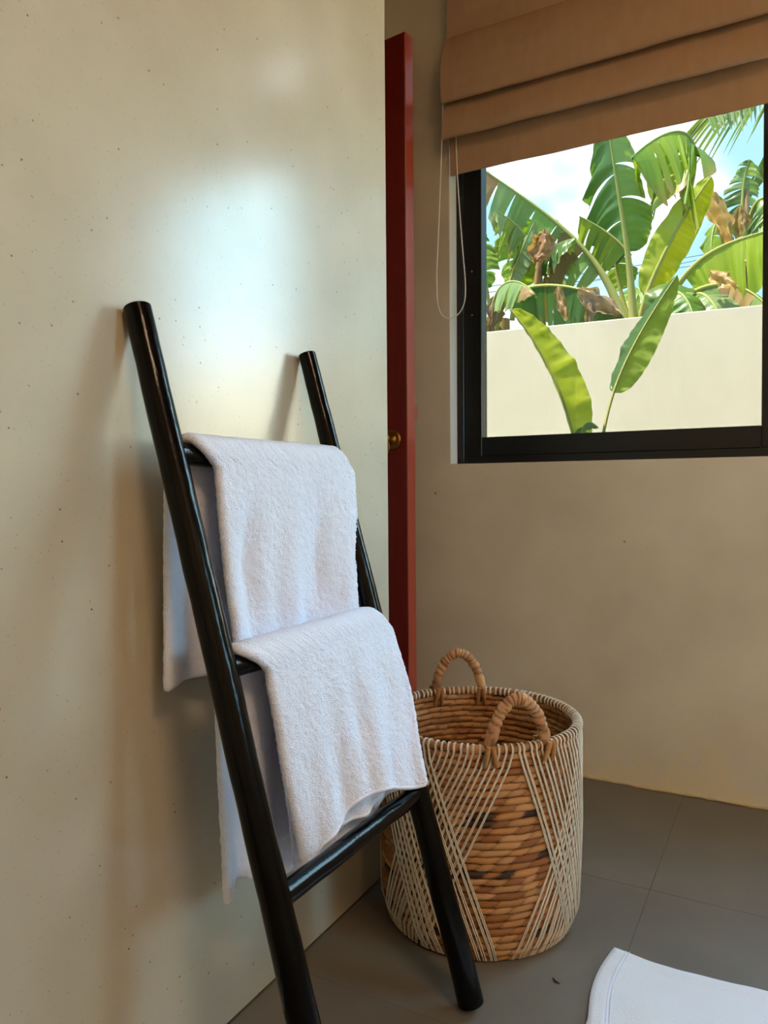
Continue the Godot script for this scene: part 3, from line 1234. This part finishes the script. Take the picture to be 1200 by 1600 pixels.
# One banana leaf: a petiole that runs on as the midrib, with a blade on both sides that is torn into strips.
# face: the way its upper side looks; fold: how far each half hangs (radians, right and left); petiole: share of the curve without blade
func banana_leaf(parent: Node3D, pts: Array, width: float, face: Vector3, o: Dictionary) -> void:
	var sd: int = o.get("seed", 1)
	rng.seed = sd
	var n: int = o.get("n", 64)
	var pet: float = o.get("petiole", 0.15)
	var folds: Array = o.get("fold", [0.3, 0.3])
	var hang: float = o.get("hang", 0.3)
	var colour: Color = o.get("colour", GREEN)
	var colour2: Color = o.get("colour2", colour)
	var edge: Color = o.get("edge", colour.lerp(STRAW, 0.35))
	var tears: int = o.get("tears", 4)
	var gap: float = o.get("gap", 0.25)
	var dead: float = o.get("dead", 0.0)
	var wsides: Array = o.get("sides", [1.0, 1.0])
	var tip: float = o.get("tip", 0.5)
	var f := noise(1.0, 3, sd)
	var s := Shape.new()
	var line := PackedVector3Array()
	var rad := PackedFloat32Array()
	var lc := PackedColorArray()
	for k in 31:
		var t := k / 30.0
		line.append(bez(pts, t))
		rad.append(lerpf(o.get("rib", 0.016), 0.003, pow(t, 0.7)))
		lc.append(Color(0.42, 0.42, 0.14).lerp(o.get("ribcolour", Color(0.34, 0.42, 0.12)), t))
	for si in 2:
		var sgn := 1.0 if si == 0 else -1.0
		var cuts := [0.0]
		for k in tears:
			cuts.append(clampf((k + 1.0) / (tears + 1.0) + rng.randf_range(-0.35, 0.35) / (tears + 1.0), 0.02, 0.98))
		cuts.append(1.0)
		for k in cuts.size() - 1:
			var ta: float = cuts[k]
			var tb: float = cuts[k + 1]
			var m := maxi(4, int(n * (tb - ta)))
			var across := 7
			var tone := rng.randf_range(-0.18, 0.18)
			var is_dead := rng.randf() < dead
			var base := colour.lerp(colour2, rng.randf())
			if is_dead:
				base = STRAW.lerp(DEAD, rng.randf())
			var extra := rng.randf_range(-0.12, 0.3) * (1.0 if tears > 0 else 0.0)
			var short := rng.randf_range(0.72, 1.0) if tears > 0 else 1.0
			var g := PackedVector3Array()
			var gc := PackedColorArray()
			for j in m + 1:
				for i in across + 1:
					var q := float(i) / across
					var kk := lerpf(ta, tb, float(j) / m)
					var squeeze := gap * q * (1.0 if tears > 0 else 0.0)
					var kq := lerpf(kk, (ta + tb) / 2, squeeze * (1.0 if k > 0 and k < cuts.size() - 2 else 0.5))
					var t := pet + (1.0 - pet) * kq
					var p := bez(pts, t)
					var tan := (bez(pts, minf(t + 0.01, 1.0)) - bez(pts, maxf(t - 0.01, 0.0))).normalized()
					var sd_v := tan.cross(face).normalized()
					var up := sd_v.cross(tan).normalized()
					var wk := pow(clampf(sin(PI * pow(kk, 0.72 + 0.2 * tip)), 0.0, 1.0), 0.55)
					var half: float = width * 0.5 * wk * short * wsides[si]
					var fo: float = folds[si] + extra * q + f.get_noise_2d(kk * 4.0, si * 9.0 + k) * 0.25
					var dir := sd_v * sgn * cos(fo) - up * sin(fo)
					var pos := p + dir * half * q
					pos.y -= hang * half * q * q
					pos += up * (0.012 * sin(kk * 55.0 + si) * q * width + f.get_noise_2d(kk * 14.0, q * 2.0 + 30.0 * si) * 0.05 * width * q)
					g.append(pos)
					var col := base * (1.0 + tone + 0.22 * f.get_noise_2d(kk * 40.0, 3.0 + si))
					var rim := smoothstep(0.75, 1.0, q) * clampf(0.4 + 1.2 * f.get_noise_2d(kk * 9.0, 60.0 + si), 0.0, 1.0)
					col = col.lerp(edge, rim)
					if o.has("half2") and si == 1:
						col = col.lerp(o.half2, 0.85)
					col.a = 1.0
					gc.append(col)
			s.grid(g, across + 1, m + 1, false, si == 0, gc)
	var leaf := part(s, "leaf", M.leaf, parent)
	var r := Shape.new()
	r.tube(line, rad, 7, true, lc)
	part(r, "midrib", M.stem, leaf)


func pseudostem(parent: Node3D, a: Vector3, b: Vector3, r0: float, r1: float, col: Color, called := "pseudostem") -> void:
	var s := Shape.new()
	var path := PackedVector3Array()
	var rad := PackedFloat32Array()
	var cc := PackedColorArray()
	var f := noise(3.0, 3, int(absf(a.x) * 1000.0))
	for k in 21:
		var t := k / 20.0
		path.append(a.lerp(b, t) + Vector3(0.03 * sin(t * PI), 0, 0))
		rad.append(lerpf(r0, r1, t) * (1.0 + 0.06 * f.get_noise_1d(t * 8.0)))
		var c := col * (1.0 + 0.25 * f.get_noise_1d(t * 20.0 + 40.0))
		c.a = 1.0
		cc.append(c)
	s.tube(path, rad, 12, true, cc)
	part(s, called, M.stem, parent)


# a dry leaf or sheath hanging down, crumpled
func dead_leaf(parent: Node3D, a: Vector3, b: Vector3, w: float, sd: int, col := STRAW) -> void:
	var s := Shape.new()
	var f := noise(1.0, 3, sd)
	var g := PackedVector3Array()
	var gc := PackedColorArray()
	var t := (b - a).normalized()
	var side := t.cross(Vector3(0.2, 0.1, 1.0)).normalized()
	var up := side.cross(t)
	for j in 25:
		for i in 11:
			var v := j / 24.0
			var u := i / 10.0 * 2.0 - 1.0
			var half := w * 0.5 * (0.35 + 0.65 * sin(PI * pow(v, 0.8))) * (1.0 + 0.6 * f.get_noise_2d(v * 3.0, signf(u) * 5.0))
			var p := a.lerp(b, v) + side * u * half + up * (0.30 * w * f.get_noise_2d(u * 2.0, v * 2.0) + 0.16 * w * cos(u * 4.0 + v * 2.0))
			g.append(p)
			var c := col.lerp(DEAD, clampf(0.4 + f.get_noise_2d(u * 3.0, v * 6.0 + 20.0), 0.0, 1.0))
			c.a = 1.0
			gc.append(c)
	s.grid(g, 11, 25, false, false, gc)
	part(s, "dry_leaf", M.leaf, parent)


# a coconut frond: a rib with two rows of narrow leaflets
func frond(parent: Node3D, pts: Array, length: float, droop: float, sd: int, count := 34) -> void:
	rng.seed = sd
	var r := Shape.new()
	var line := PackedVector3Array()
	var rad := PackedFloat32Array()
	var lc := PackedColorArray()
	for k in 25:
		line.append(bez(pts, k / 24.0))
		rad.append(lerpf(0.022, 0.004, k / 24.0))
		lc.append(Color(0.3, 0.3, 0.1))
	r.tube(line, rad, 6, true, lc)
	var rib := part(r, "frond", M.stem, parent)
	for side in [-1.0, 1.0]:
		for k in count:
			var t := 0.12 + 0.86 * (k + rng.randf() * 0.5) / count
			var p := bez(pts, t)
			var tan := (bez(pts, minf(t + 0.02, 1.0)) - bez(pts, maxf(t - 0.02, 0.0))).normalized()
			var out: Vector3 = tan.cross(Vector3.UP).normalized() * side
			var dir := (out * 0.75 + tan * 0.55 + Vector3(0, rng.randf_range(-0.2, 0.1), 0)).normalized()
			var l := length * (0.45 + 0.55 * sin(PI * clampf(t * 0.95, 0, 1))) * rng.randf_range(0.85, 1.1)
			var g := PackedVector3Array()
			var gc := PackedColorArray()
			var wv := dir.cross(Vector3.UP).normalized()
			var col := Color(0.16, 0.28, 0.09).lerp(Color(0.28, 0.36, 0.18), rng.randf())
			for j in 9:
				var v := j / 8.0
				var q := p + dir * l * v + Vector3(0, -droop * l * v * v, 0)
				var w := 0.019 * sin(PI * (0.1 + 0.9 * v)) + 0.001
				for i in 3:
					g.append(q + wv * w * (i - 1) + Vector3(0, -0.4 * w * absf(i - 1.0), 0))
					gc.append(col)
			var s := Shape.new()
			s.grid(g, 3, 9, false, false, gc)
			part(s, "leaflet", M.leaf, rib)


func garden() -> void:
	var s := Shape.new()
	s.box(Vector3(-40, -0.6, -60), Vector3(30, -0.25, BACK - 0.2))
	s.box(Vector3(-40, -0.6, BACK - 0.2), Vector3(30, -0.25, 25))
	structure(s, "ground", M.soil, "bare garden soil and grass outside the house", "ground")
	# garden wall
	var wa := Vector3(-1.561, 0, -4.052)
	var wbv := Vector3(-0.133, 0, -4.156)
	var dirv := (wbv - wa).normalized()
	var fr := Transform3D(Basis(dirv, Vector3.UP, dirv.cross(Vector3.UP)), wa)
	s = Shape.new()
	s.box(Vector3(-7, -0.25, -0.16), Vector3(9, 1.7, 0.0), 0.004, fr)
	var gw := build(s, "garden_wall", M.garden_wall)
	tag(gw, "smooth cream rendered garden wall outside the window", "wall", "", "structure")

	# young leaves in front of the garden wall
	var p := thing("banana_sucker", Vector3(-0.764, 0.985, -2.950) * Vector3(1, 0, 1) + Vector3(0, -0.25, 0), "young yellow-green banana leaf leaning left before the garden wall", "plant", "young banana shoots before the garden wall")
	banana_leaf(p, [Vector3(-0.739, 0.807, -2.950), Vector3(-0.747, 1.060, -2.950), Vector3(-0.817, 1.239, -2.930), Vector3(-0.912, 1.419, -2.900), Vector3(-0.998, 1.517, -2.880)], 0.20, Vector3(0.35, 0.35, 0.86), {"petiole": 0.12, "fold": [0.15, 0.9], "hang": 0.0, "colour": Color(0.50, 0.60, 0.05), "colour2": Color(0.46, 0.57, 0.05), "edge": Color(0.45, 0.56, 0.06), "tears": 0, "seed": 3, "rib": 0.006, "tip": 0.2, "sides": [1.15, 0.1]})
	banana_leaf(p, [Vector3(-0.744, 0.807, -2.970), Vector3(-0.749, 0.985, -2.960), Vector3(-0.727, 1.107, -2.930), Vector3(-0.651, 1.030, -2.880)], 0.09, Vector3(0.3, 0.8, 0.5), {"petiole": 0.35, "fold": [0.5, 0.5], "colour": DEEP, "tears": 0, "seed": 4, "rib": 0.005})
	pseudostem(p, Vector3(-0.739, 0.984, -2.950) * Vector3(1, 0, 1) + Vector3(0, -0.25, 0), Vector3(-0.739, 0.858, -2.950), 0.025, 0.012, Color(0.2, 0.3, 0.08))
	p = thing("banana_sucker", Vector3(-0.679, 0.987, -3.050) * Vector3(1, 0, 1) + Vector3(0, -0.25, 0), "young banana leaf half dark half light leaning right before the garden wall", "plant", "young banana shoots before the garden wall")
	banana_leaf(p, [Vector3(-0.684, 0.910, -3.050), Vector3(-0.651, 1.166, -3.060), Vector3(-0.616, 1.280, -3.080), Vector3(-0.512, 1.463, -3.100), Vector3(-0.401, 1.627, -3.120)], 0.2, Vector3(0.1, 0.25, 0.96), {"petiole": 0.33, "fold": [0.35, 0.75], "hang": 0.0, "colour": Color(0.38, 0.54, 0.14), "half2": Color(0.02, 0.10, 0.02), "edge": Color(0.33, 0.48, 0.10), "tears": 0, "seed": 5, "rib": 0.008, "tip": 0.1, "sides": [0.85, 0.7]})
	pseudostem(p, Vector3(-0.679, 0.987, -3.050) * Vector3(1, 0, 1) + Vector3(0, -0.25, 0), Vector3(-0.684, 0.915, -3.050), 0.022, 0.009, Color(0.2, 0.3, 0.08))

	# banana plants behind the wall
	p = thing("banana_plant", Vector3(-1.05, -0.25, -5.0), "banana plant with upright yellow leaf and two crossing stalks above the wall", "plant", "banana plants behind the garden wall")
	pseudostem(p, Vector3(-1.05, -0.25, -5.0), Vector3(-0.896, 1.877, -5.000), 0.11, 0.06, Color(0.36, 0.34, 0.12))
	# upright leaf with drooping halves, the lower left half dark
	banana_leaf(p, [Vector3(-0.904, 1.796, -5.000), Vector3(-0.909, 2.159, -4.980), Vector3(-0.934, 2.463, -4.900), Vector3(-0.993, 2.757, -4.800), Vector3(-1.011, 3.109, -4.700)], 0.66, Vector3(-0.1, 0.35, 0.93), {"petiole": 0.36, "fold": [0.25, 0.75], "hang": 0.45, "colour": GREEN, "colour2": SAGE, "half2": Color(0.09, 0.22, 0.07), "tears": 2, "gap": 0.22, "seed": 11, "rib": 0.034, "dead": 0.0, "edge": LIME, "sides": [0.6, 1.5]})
	banana_leaf(p, [Vector3(-0.916, 2.274, -4.950), Vector3(-0.989, 2.390, -4.920), Vector3(-1.101, 2.478, -4.880), Vector3(-1.215, 2.546, -4.850)], 0.34, Vector3(0.1, 0.8, 0.6), {"petiole": 0.1, "fold": [0.5, 1.3], "hang": 0.5, "colour": LIME, "colour2": GREEN, "tears": 4, "gap": 0.35, "seed": 16, "rib": 0.012, "sides": [0.4, 1.2]})
	# long leaf reaching up to the left, its lower half torn and hanging
	banana_leaf(p, [Vector3(-0.952, 1.843, -5.000), Vector3(-1.059, 2.178, -4.970), Vector3(-1.165, 2.398, -4.930), Vector3(-1.446, 2.621, -4.850), Vector3(-1.856, 2.951, -4.700)], 0.60, Vector3(0.25, 0.75, 0.6), {"petiole": 0.3, "fold": [0.2, 0.95], "hang": 0.55, "colour": SAGE, "colour2": Color(0.25, 0.44, 0.10), "tears": 7, "gap": 0.3, "seed": 12, "rib": 0.036, "dead": 0.12, "edge": STRAW, "sides": [0.35, 1.0]})
	# bright yellow leaf seen against the light
	banana_leaf(p, [Vector3(-0.865, 1.873, -5.000), Vector3(-0.810, 2.098, -4.950), Vector3(-0.668, 2.338, -4.900), Vector3(-0.528, 2.527, -4.850), Vector3(-0.430, 2.617, -4.800)], 0.31, Vector3(0.45, 0.25, 0.86), {"petiole": 0.16, "fold": [0.25, 0.45], "hang": 0.1, "colour": YELLOW, "colour2": Color(0.78, 0.74, 0.03), "half2": Color(0.45, 0.55, 0.08), "edge": LIME, "tears": 0, "seed": 13, "rib": 0.022, "tip": 0.0, "sides": [0.8, 0.8]})
	# leaf hanging in strips at the top
	banana_leaf(p, [Vector3(-0.873, 1.884, -5.050), Vector3(-0.593, 2.544, -5.100), Vector3(-0.375, 3.049, -5.100), Vector3(-0.590, 3.111, -4.900), Vector3(-0.871, 2.779, -4.700)], 0.72, Vector3(-0.2, 0.9, 0.3), {"petiole": 0.5, "fold": [0.5, 1.1], "hang": 0.9, "colour": GREEN, "colour2": LIME, "tears": 6, "gap": 0.55, "seed": 14, "rib": 0.028, "edge": STRAW})
	banana_leaf(p, [Vector3(-0.942, 1.860, -5.100), Vector3(-1.025, 2.163, -5.100), Vector3(-1.056, 2.322, -5.050), Vector3(-0.993, 2.361, -5.000)], 0.3, Vector3(-0.2, 0.3, 0.9), {"petiole": 0.3, "fold": [0.2, 0.4], "colour": Color(0.25, 0.42, 0.12), "colour2": LIME, "tears": 1, "seed": 15, "rib": 0.02})

	p = thing("banana_plant", Vector3(-0.45, -0.25, -4.9), "banana plant with broad bright leaves above the wall's right end", "plant", "banana plants behind the garden wall")
	pseudostem(p, Vector3(-0.62, -0.25, -4.95), Vector3(-0.628, 1.954, -4.950), 0.10, 0.05, Color(0.3, 0.33, 0.1))
	banana_leaf(p, [Vector3(-0.703, 1.924, -4.950), Vector3(-0.586, 2.132, -4.900), Vector3(-0.430, 2.236, -4.750), Vector3(-0.241, 2.176, -4.650), Vector3(-0.037, 2.213, -4.600)], 0.62, Vector3(-0.15, 0.75, 0.65), {"petiole": 0.22, "fold": [0.85, 0.1], "hang": 0.5, "colour": Color(0.27, 0.43, 0.03), "colour2": LIME, "half2": SAGE, "edge": LIME, "tears": 1, "gap": 0.1, "seed": 21, "rib": 0.026, "sides": [1.15, 0.4]})
	banana_leaf(p, [Vector3(-0.741, 1.849, -4.950), Vector3(-0.586, 1.996, -4.900), Vector3(-0.399, 2.060, -4.800), Vector3(-0.242, 1.958, -4.700), Vector3(-0.125, 1.780, -4.600)], 0.42, Vector3(0.0, 0.8, 0.6), {"petiole": 0.2, "fold": [0.9, 0.5], "hang": 0.6, "colour": LIME, "colour2": SAGE, "tears": 4, "gap": 0.2, "seed": 22, "rib": 0.024, "dead": 0.2, "edge": STRAW})
	banana_leaf(p, [Vector3(-0.621, 1.748, -4.900), Vector3(-0.556, 1.950, -4.800), Vector3(-0.493, 2.030, -4.700), Vector3(-0.382, 1.847, -4.600), Vector3(-0.328, 1.654, -4.550)], 0.5, Vector3(0.3, 0.5, 0.8), {"petiole": 0.2, "fold": [0.3, 0.3], "hang": 0.2, "colour": Color(0.16, 0.33, 0.06), "colour2": SAGE, "tears": 3, "gap": 0.1, "seed": 23, "rib": 0.02})
	banana_leaf(p, [Vector3(-0.703, 1.721, -4.700), Vector3(-0.714, 1.900, -4.650), Vector3(-0.637, 2.008, -4.600), Vector3(-0.521, 1.914, -4.500), Vector3(-0.482, 1.722, -4.450)], 0.42, Vector3(0.3, 0.5, 0.8), {"petiole": 0.2, "fold": [0.3, 0.4], "hang": 0.2, "colour": DEEP, "colour2": GREEN, "tears": 2, "gap": 0.1, "seed": 24, "rib": 0.02})

	p = thing("banana_plant", Vector3(-1.75, -0.25, -4.95), "tattered banana plant with brown edges at the window's left side", "plant", "banana plants behind the garden wall")
	pseudostem(p, Vector3(-1.85, -0.25, -4.95), Vector3(-1.770, 1.968, -4.950), 0.10, 0.05, Color(0.38, 0.28, 0.12))
	# horizontal leaf with its blade hanging like a curtain
	banana_leaf(p, [Vector3(-1.799, 1.874, -4.900), Vector3(-1.739, 2.149, -4.800), Vector3(-1.512, 2.164, -4.650), Vector3(-1.147, 2.037, -4.500), Vector3(-0.883, 1.933, -4.450), Vector3(-0.822, 1.689, -4.450)], 0.52, Vector3(0.0, 0.85, 0.5), {"petiole": 0.2, "fold": [1.3, 1.2], "hang": 0.4, "colour": DEEP, "colour2": Color(0.12, 0.28, 0.08), "tears": 6, "gap": 0.22, "seed": 31, "rib": 0.02, "dead": 0.25, "edge": STRAW})
	banana_leaf(p, [Vector3(-1.718, 1.972, -5.000), Vector3(-1.671, 2.274, -5.000), Vector3(-1.645, 2.517, -4.950), Vector3(-1.665, 2.661, -4.850)], 0.42, Vector3(0.3, 0.3, 0.9), {"petiole": 0.25, "fold": [0.3, 0.5], "hang": 0.2, "colour": LIME, "colour2": Color(0.2, 0.4, 0.08), "tears": 2, "gap": 0.2, "seed": 32, "rib": 0.02})
	banana_leaf(p, [Vector3(-1.574, 1.965, -5.050), Vector3(-1.536, 2.254, -5.000), Vector3(-1.476, 2.404, -4.950), Vector3(-1.582, 2.546, -4.800), Vector3(-1.723, 2.624, -4.700)], 0.4, Vector3(0.1, 0.7, 0.7), {"petiole": 0.3, "fold": [0.6, 0.6], "hang": 0.6, "colour": SAGE, "colour2": LIME, "tears": 5, "gap": 0.3, "seed": 33, "rib": 0.02, "dead": 0.3, "edge": STRAW})
	banana_leaf(p, [Vector3(-1.613, 1.890, -5.100), Vector3(-1.476, 2.270, -5.100), Vector3(-1.360, 2.399, -5.000), Vector3(-1.375, 2.499, -4.900)], 0.4, Vector3(-0.2, 0.4, 0.9), {"petiole": 0.3, "fold": [0.3, 0.4], "hang": 0.3, "colour": Color(0.2, 0.34, 0.07), "colour2": SAGE, "tears": 3, "gap": 0.25, "seed": 34, "rib": 0.022, "dead": 0.15})
	banana_leaf(p, [Vector3(-1.785, 1.855, -4.800), Vector3(-1.769, 2.046, -4.700), Vector3(-1.688, 2.198, -4.600), Vector3(-1.484, 2.123, -4.500), Vector3(-1.387, 1.981, -4.450)], 0.3, Vector3(0.2, 0.7, 0.6), {"petiole": 0.2, "fold": [0.5, 0.6], "hang": 0.5, "colour": GREEN, "colour2": SAGE, "tears": 3, "gap": 0.2, "seed": 35, "rib": 0.018, "dead": 0.2})
	banana_leaf(p, [Vector3(-1.729, 2.084, -4.900), Vector3(-1.666, 2.278, -4.850), Vector3(-1.569, 2.398, -4.800), Vector3(-1.466, 2.522, -4.720)], 0.24, Vector3(-0.3, 0.3, 0.9), {"petiole": 0.15, "fold": [0.3, 0.4], "hang": 0.1, "colour": SAGE, "colour2": Color(0.42, 0.56, 0.34), "tears": 1, "gap": 0.1, "seed": 36, "rib": 0.012})
	banana_leaf(p, [Vector3(-1.491, 2.032, -5.000), Vector3(-1.498, 2.236, -4.950), Vector3(-1.514, 2.353, -4.900), Vector3(-1.403, 2.406, -4.850), Vector3(-1.223, 2.394, -4.800)], 0.36, Vector3(-0.1, 0.7, 0.7), {"petiole": 0.3, "fold": [0.2, 1.0], "hang": 0.4, "colour": DEEP, "colour2": Color(0.15, 0.32, 0.10), "tears": 3, "gap": 0.2, "seed": 37, "rib": 0.012, "edge": STRAW})
	banana_leaf(p, [Vector3(-1.864, 2.068, -4.950), Vector3(-1.877, 2.279, -4.900), Vector3(-1.866, 2.424, -4.800), Vector3(-1.858, 2.564, -4.700)], 0.3, Vector3(0.4, 0.4, 0.8), {"petiole": 0.2, "fold": [0.4, 0.5], "hang": 0.3, "colour": SAGE, "colour2": DEEP, "tears": 2, "gap": 0.2, "seed": 38, "rib": 0.014})
	dead_leaf(p, Vector3(-1.378, 2.425, -4.650), Vector3(-1.427, 2.217, -4.620), 0.16, 41, Color(0.62, 0.36, 0.2))
	dead_leaf(p, Vector3(-1.250, 2.016, -4.480), Vector3(-1.194, 1.806, -4.460), 0.07, 42)
	dead_leaf(p, Vector3(-1.112, 1.973, -4.440), Vector3(-0.877, 1.791, -4.420), 0.13, 43, Color(0.52, 0.42, 0.32))
	dead_leaf(p, Vector3(-1.038, 1.952, -4.440), Vector3(-1.051, 1.745, -4.420), 0.07, 45, Color(0.45, 0.36, 0.28))
	dead_leaf(p, Vector3(-1.711, 2.080, -4.700), Vector3(-1.775, 1.836, -4.700), 0.11, 44, Color(0.3, 0.22, 0.2))
	pseudostem(p, Vector3(-1.585, 1.851, -4.900) , Vector3(-1.461, 2.434, -4.800), 0.03, 0.02, Color(0.42, 0.24, 0.12), "dry_stalk")

	p = thing("banana_plant", Vector3(-0.35, -0.25, -5.6), "banana plant with dry brown hanging leaves at the window's right edge", "plant", "banana plants behind the garden wall")
	pseudostem(p, Vector3(-0.32, -0.25, -5.6), Vector3(-0.288, 2.792, -5.600), 0.10, 0.014, Color(0.42, 0.27, 0.15))
	banana_leaf(p, [Vector3(-0.289, 2.351, -5.600), Vector3(-0.346, 2.600, -5.550), Vector3(-0.440, 2.686, -5.500), Vector3(-0.497, 2.560, -5.400), Vector3(-0.476, 2.313, -5.350)], 0.34, Vector3(-0.3, 0.6, 0.7), {"petiole": 0.3, "fold": [0.4, 0.4], "hang": 0.4, "colour": GREEN, "colour2": LIME, "tears": 2, "gap": 0.2, "seed": 51, "rib": 0.02})
	banana_leaf(p, [Vector3(-0.278, 2.434, -5.600), Vector3(-0.267, 2.653, -5.500), Vector3(-0.209, 2.749, -5.450), Vector3(-0.098, 2.669, -5.400), Vector3(-0.025, 2.401, -5.350)], 0.5, Vector3(0.3, 0.7, 0.6), {"petiole": 0.3, "fold": [0.6, 0.5], "hang": 0.5, "colour": SAGE, "colour2": GREEN, "tears": 6, "gap": 0.3, "seed": 52, "rib": 0.022})
	banana_leaf(p, [Vector3(-0.288, 2.265, -5.600), Vector3(-0.330, 2.655, -5.600), Vector3(-0.312, 2.886, -5.600), Vector3(-0.261, 2.943, -5.500)], 0.3, Vector3(0.2, 0.3, 0.9), {"petiole": 0.3, "fold": [0.5, 0.5], "hang": 0.3, "colour": Color(0.12, 0.22, 0.1), "colour2": SAGE, "tears": 4, "gap": 0.3, "seed": 53, "rib": 0.02})
	dead_leaf(p, Vector3(-0.474, 2.709, -5.300), Vector3(-0.363, 2.328, -5.250), 0.13, 54, Color(0.68, 0.44, 0.12))
	dead_leaf(p, Vector3(-0.307, 2.620, -5.400), Vector3(-0.290, 2.330, -5.400), 0.11, 55)
	dead_leaf(p, Vector3(-0.417, 2.018, -4.620), Vector3(-0.281, 1.893, -4.550), 0.09, 56, Color(0.72, 0.5, 0.2))
	dead_leaf(p, Vector3(-0.165, 2.251, -5.300), Vector3(-0.247, 2.082, -5.300), 0.2, 57, Color(0.38, 0.27, 0.2))

	# coconut palm beyond
	p = thing("coconut_palm", Vector3(1.2, -0.25, -8.0), "coconut palm frond hanging in under the blind at upper right", "palm")
	pseudostem(p, Vector3(1.4, -0.25, -8.0), Vector3(1.2, 5.6, -8.0), 0.16, 0.10, Color(0.35, 0.3, 0.24), "trunk")
	frond(p, [Vector3(1.2, 5.6, -8.0), Vector3(-0.221, 4.295, -7.600), Vector3(-0.505, 4.187, -7.200), Vector3(-0.690, 3.982, -7.000)], 0.62, 0.5, 61)
	frond(p, [Vector3(1.2, 5.6, -8.0), Vector3(0.8, 5.5, -7.6), Vector3(-0.137, 3.922, -7.300), Vector3(-0.217, 3.293, -7.000)], 0.55, 0.5, 62)

	# low dense foliage filling in behind the wall
	p = thing("garden_shrub", Vector3(-2.2, -0.25, -5.6), "dark green feathery shrub at the window's lower left corner", "shrub")
	pseudostem(p, Vector3(-2.2, -0.25, -5.6), Vector3(-2.15, 1.6, -5.6), 0.03, 0.015, Color(0.2, 0.15, 0.1), "stem")
	for k in 4:
		rng.seed = 70 + k
		var top := Vector3(-2.15 + rng.randf_range(-0.25, 0.15), 2.3 - 0.12 * k, -5.5 + rng.randf_range(-0.2, 0.2))
		frond(p, [Vector3(-2.15, 1.55, -5.6), Vector3(-2.15, 1.9, -5.6), top + Vector3(0, 0.1, 0), top + Vector3(rng.randf_range(-0.2, 0.25), -0.1, 0.1)], 0.26, 0.6, 80 + k, 16)
	p = thing("banana_plant", Vector3(-1.0, -0.25, -6.2), "low banana plant half hidden behind the garden wall's middle", "plant", "banana plants behind the garden wall")
	pseudostem(p, Vector3(-1.0, -0.25, -6.2), Vector3(-1.023, 2.025, -6.200), 0.09, 0.05, Color(0.3, 0.32, 0.12))
	var k2 := 0
	for q in [[Vector3(-1.038, 2.381, -6.000), LIME], [Vector3(-1.128, 2.467, -6.100), GREEN], [Vector3(-0.798, 2.371, -6.100), SAGE], [Vector3(-0.585, 2.364, -6.000), GREEN], [Vector3(-1.632, 2.310, -6.000), LIME], [Vector3(-0.371, 2.333, -6.000), DEEP]]:
		var c: Vector3 = q[0]
		var root := Vector3(-1.023, 2.025, -6.200).lerp(c, 0.6)
		root.y = 1.65
		banana_leaf(p, [root, root.lerp(c, 0.5) + Vector3(0, 0.2, 0), c + Vector3(0, 0.12, 0), c + Vector3(0.2 * sin(k2 * 2.0), -0.35, 0.3)], 0.4, Vector3(0.2, 0.6, 0.8), {"petiole": 0.2, "fold": [0.3, 0.5], "hang": 0.4, "colour": q[1], "colour2": GREEN, "tears": 3, "gap": 0.2, "seed": 90 + k2, "rib": 0.018})
		k2 += 1

	# overhead wires, far off
	var wire := 0
	for q in [[Vector3(-4.352, 5.127, -16.000), Vector3(-1.447, 5.302, -16.000)], [Vector3(-4.351, 5.345, -16.000), Vector3(-1.493, 5.520, -16.500)], [Vector3(-4.351, 5.195, -16.000), Vector3(-1.537, 5.465, -17.000)]]:
		var a: Vector3 = q[0]
		var b: Vector3 = q[1]
		var dv: Vector3 = (b - a) * 1.6
		var line := PackedVector3Array()
		for k in 41:
			var t := lerpf(-1.2, 2.4, k / 40.0)
			line.append(a + dv * t + Vector3(0, 0.12 * t * (t - 0.6), 0))
		s = Shape.new()
		s.tube(line, PackedFloat32Array([0.011]), 5)
		var o := build(s, numbered("power_line"), M.wire)
		tag(o, "%s of three thin overhead power lines behind the banana plants" % ["middle", "topmost", "lowest"][wire], "cable", "overhead power lines")
		wire += 1


func crumbs() -> void:
	var s := Shape.new()
	s.tube(PackedVector3Array([Vector3(-0.337, 0.001, -1.176), Vector3(-0.331, 0.002, -1.168), Vector3(-0.323, 0.001, -1.167)]), PackedFloat32Array([0.0008, 0.0012, 0.0005]), 5)
	tag(build(s, "dry_twig", M.fibre_dark), "tiny dark dry twig lying on the grey floor before the basket", "twig")


func _ready() -> void:
	stage()
	materials()
	M.fibre_dark = mat(Color(0.1, 0.07, 0.05), 0.8)
	room()
	window()
	added_side_window()
	fill_lamp()
	door()
	blinds()
	ladder()
	towels()
	basket()
	bath_mat()
	garden()
	crumbs()
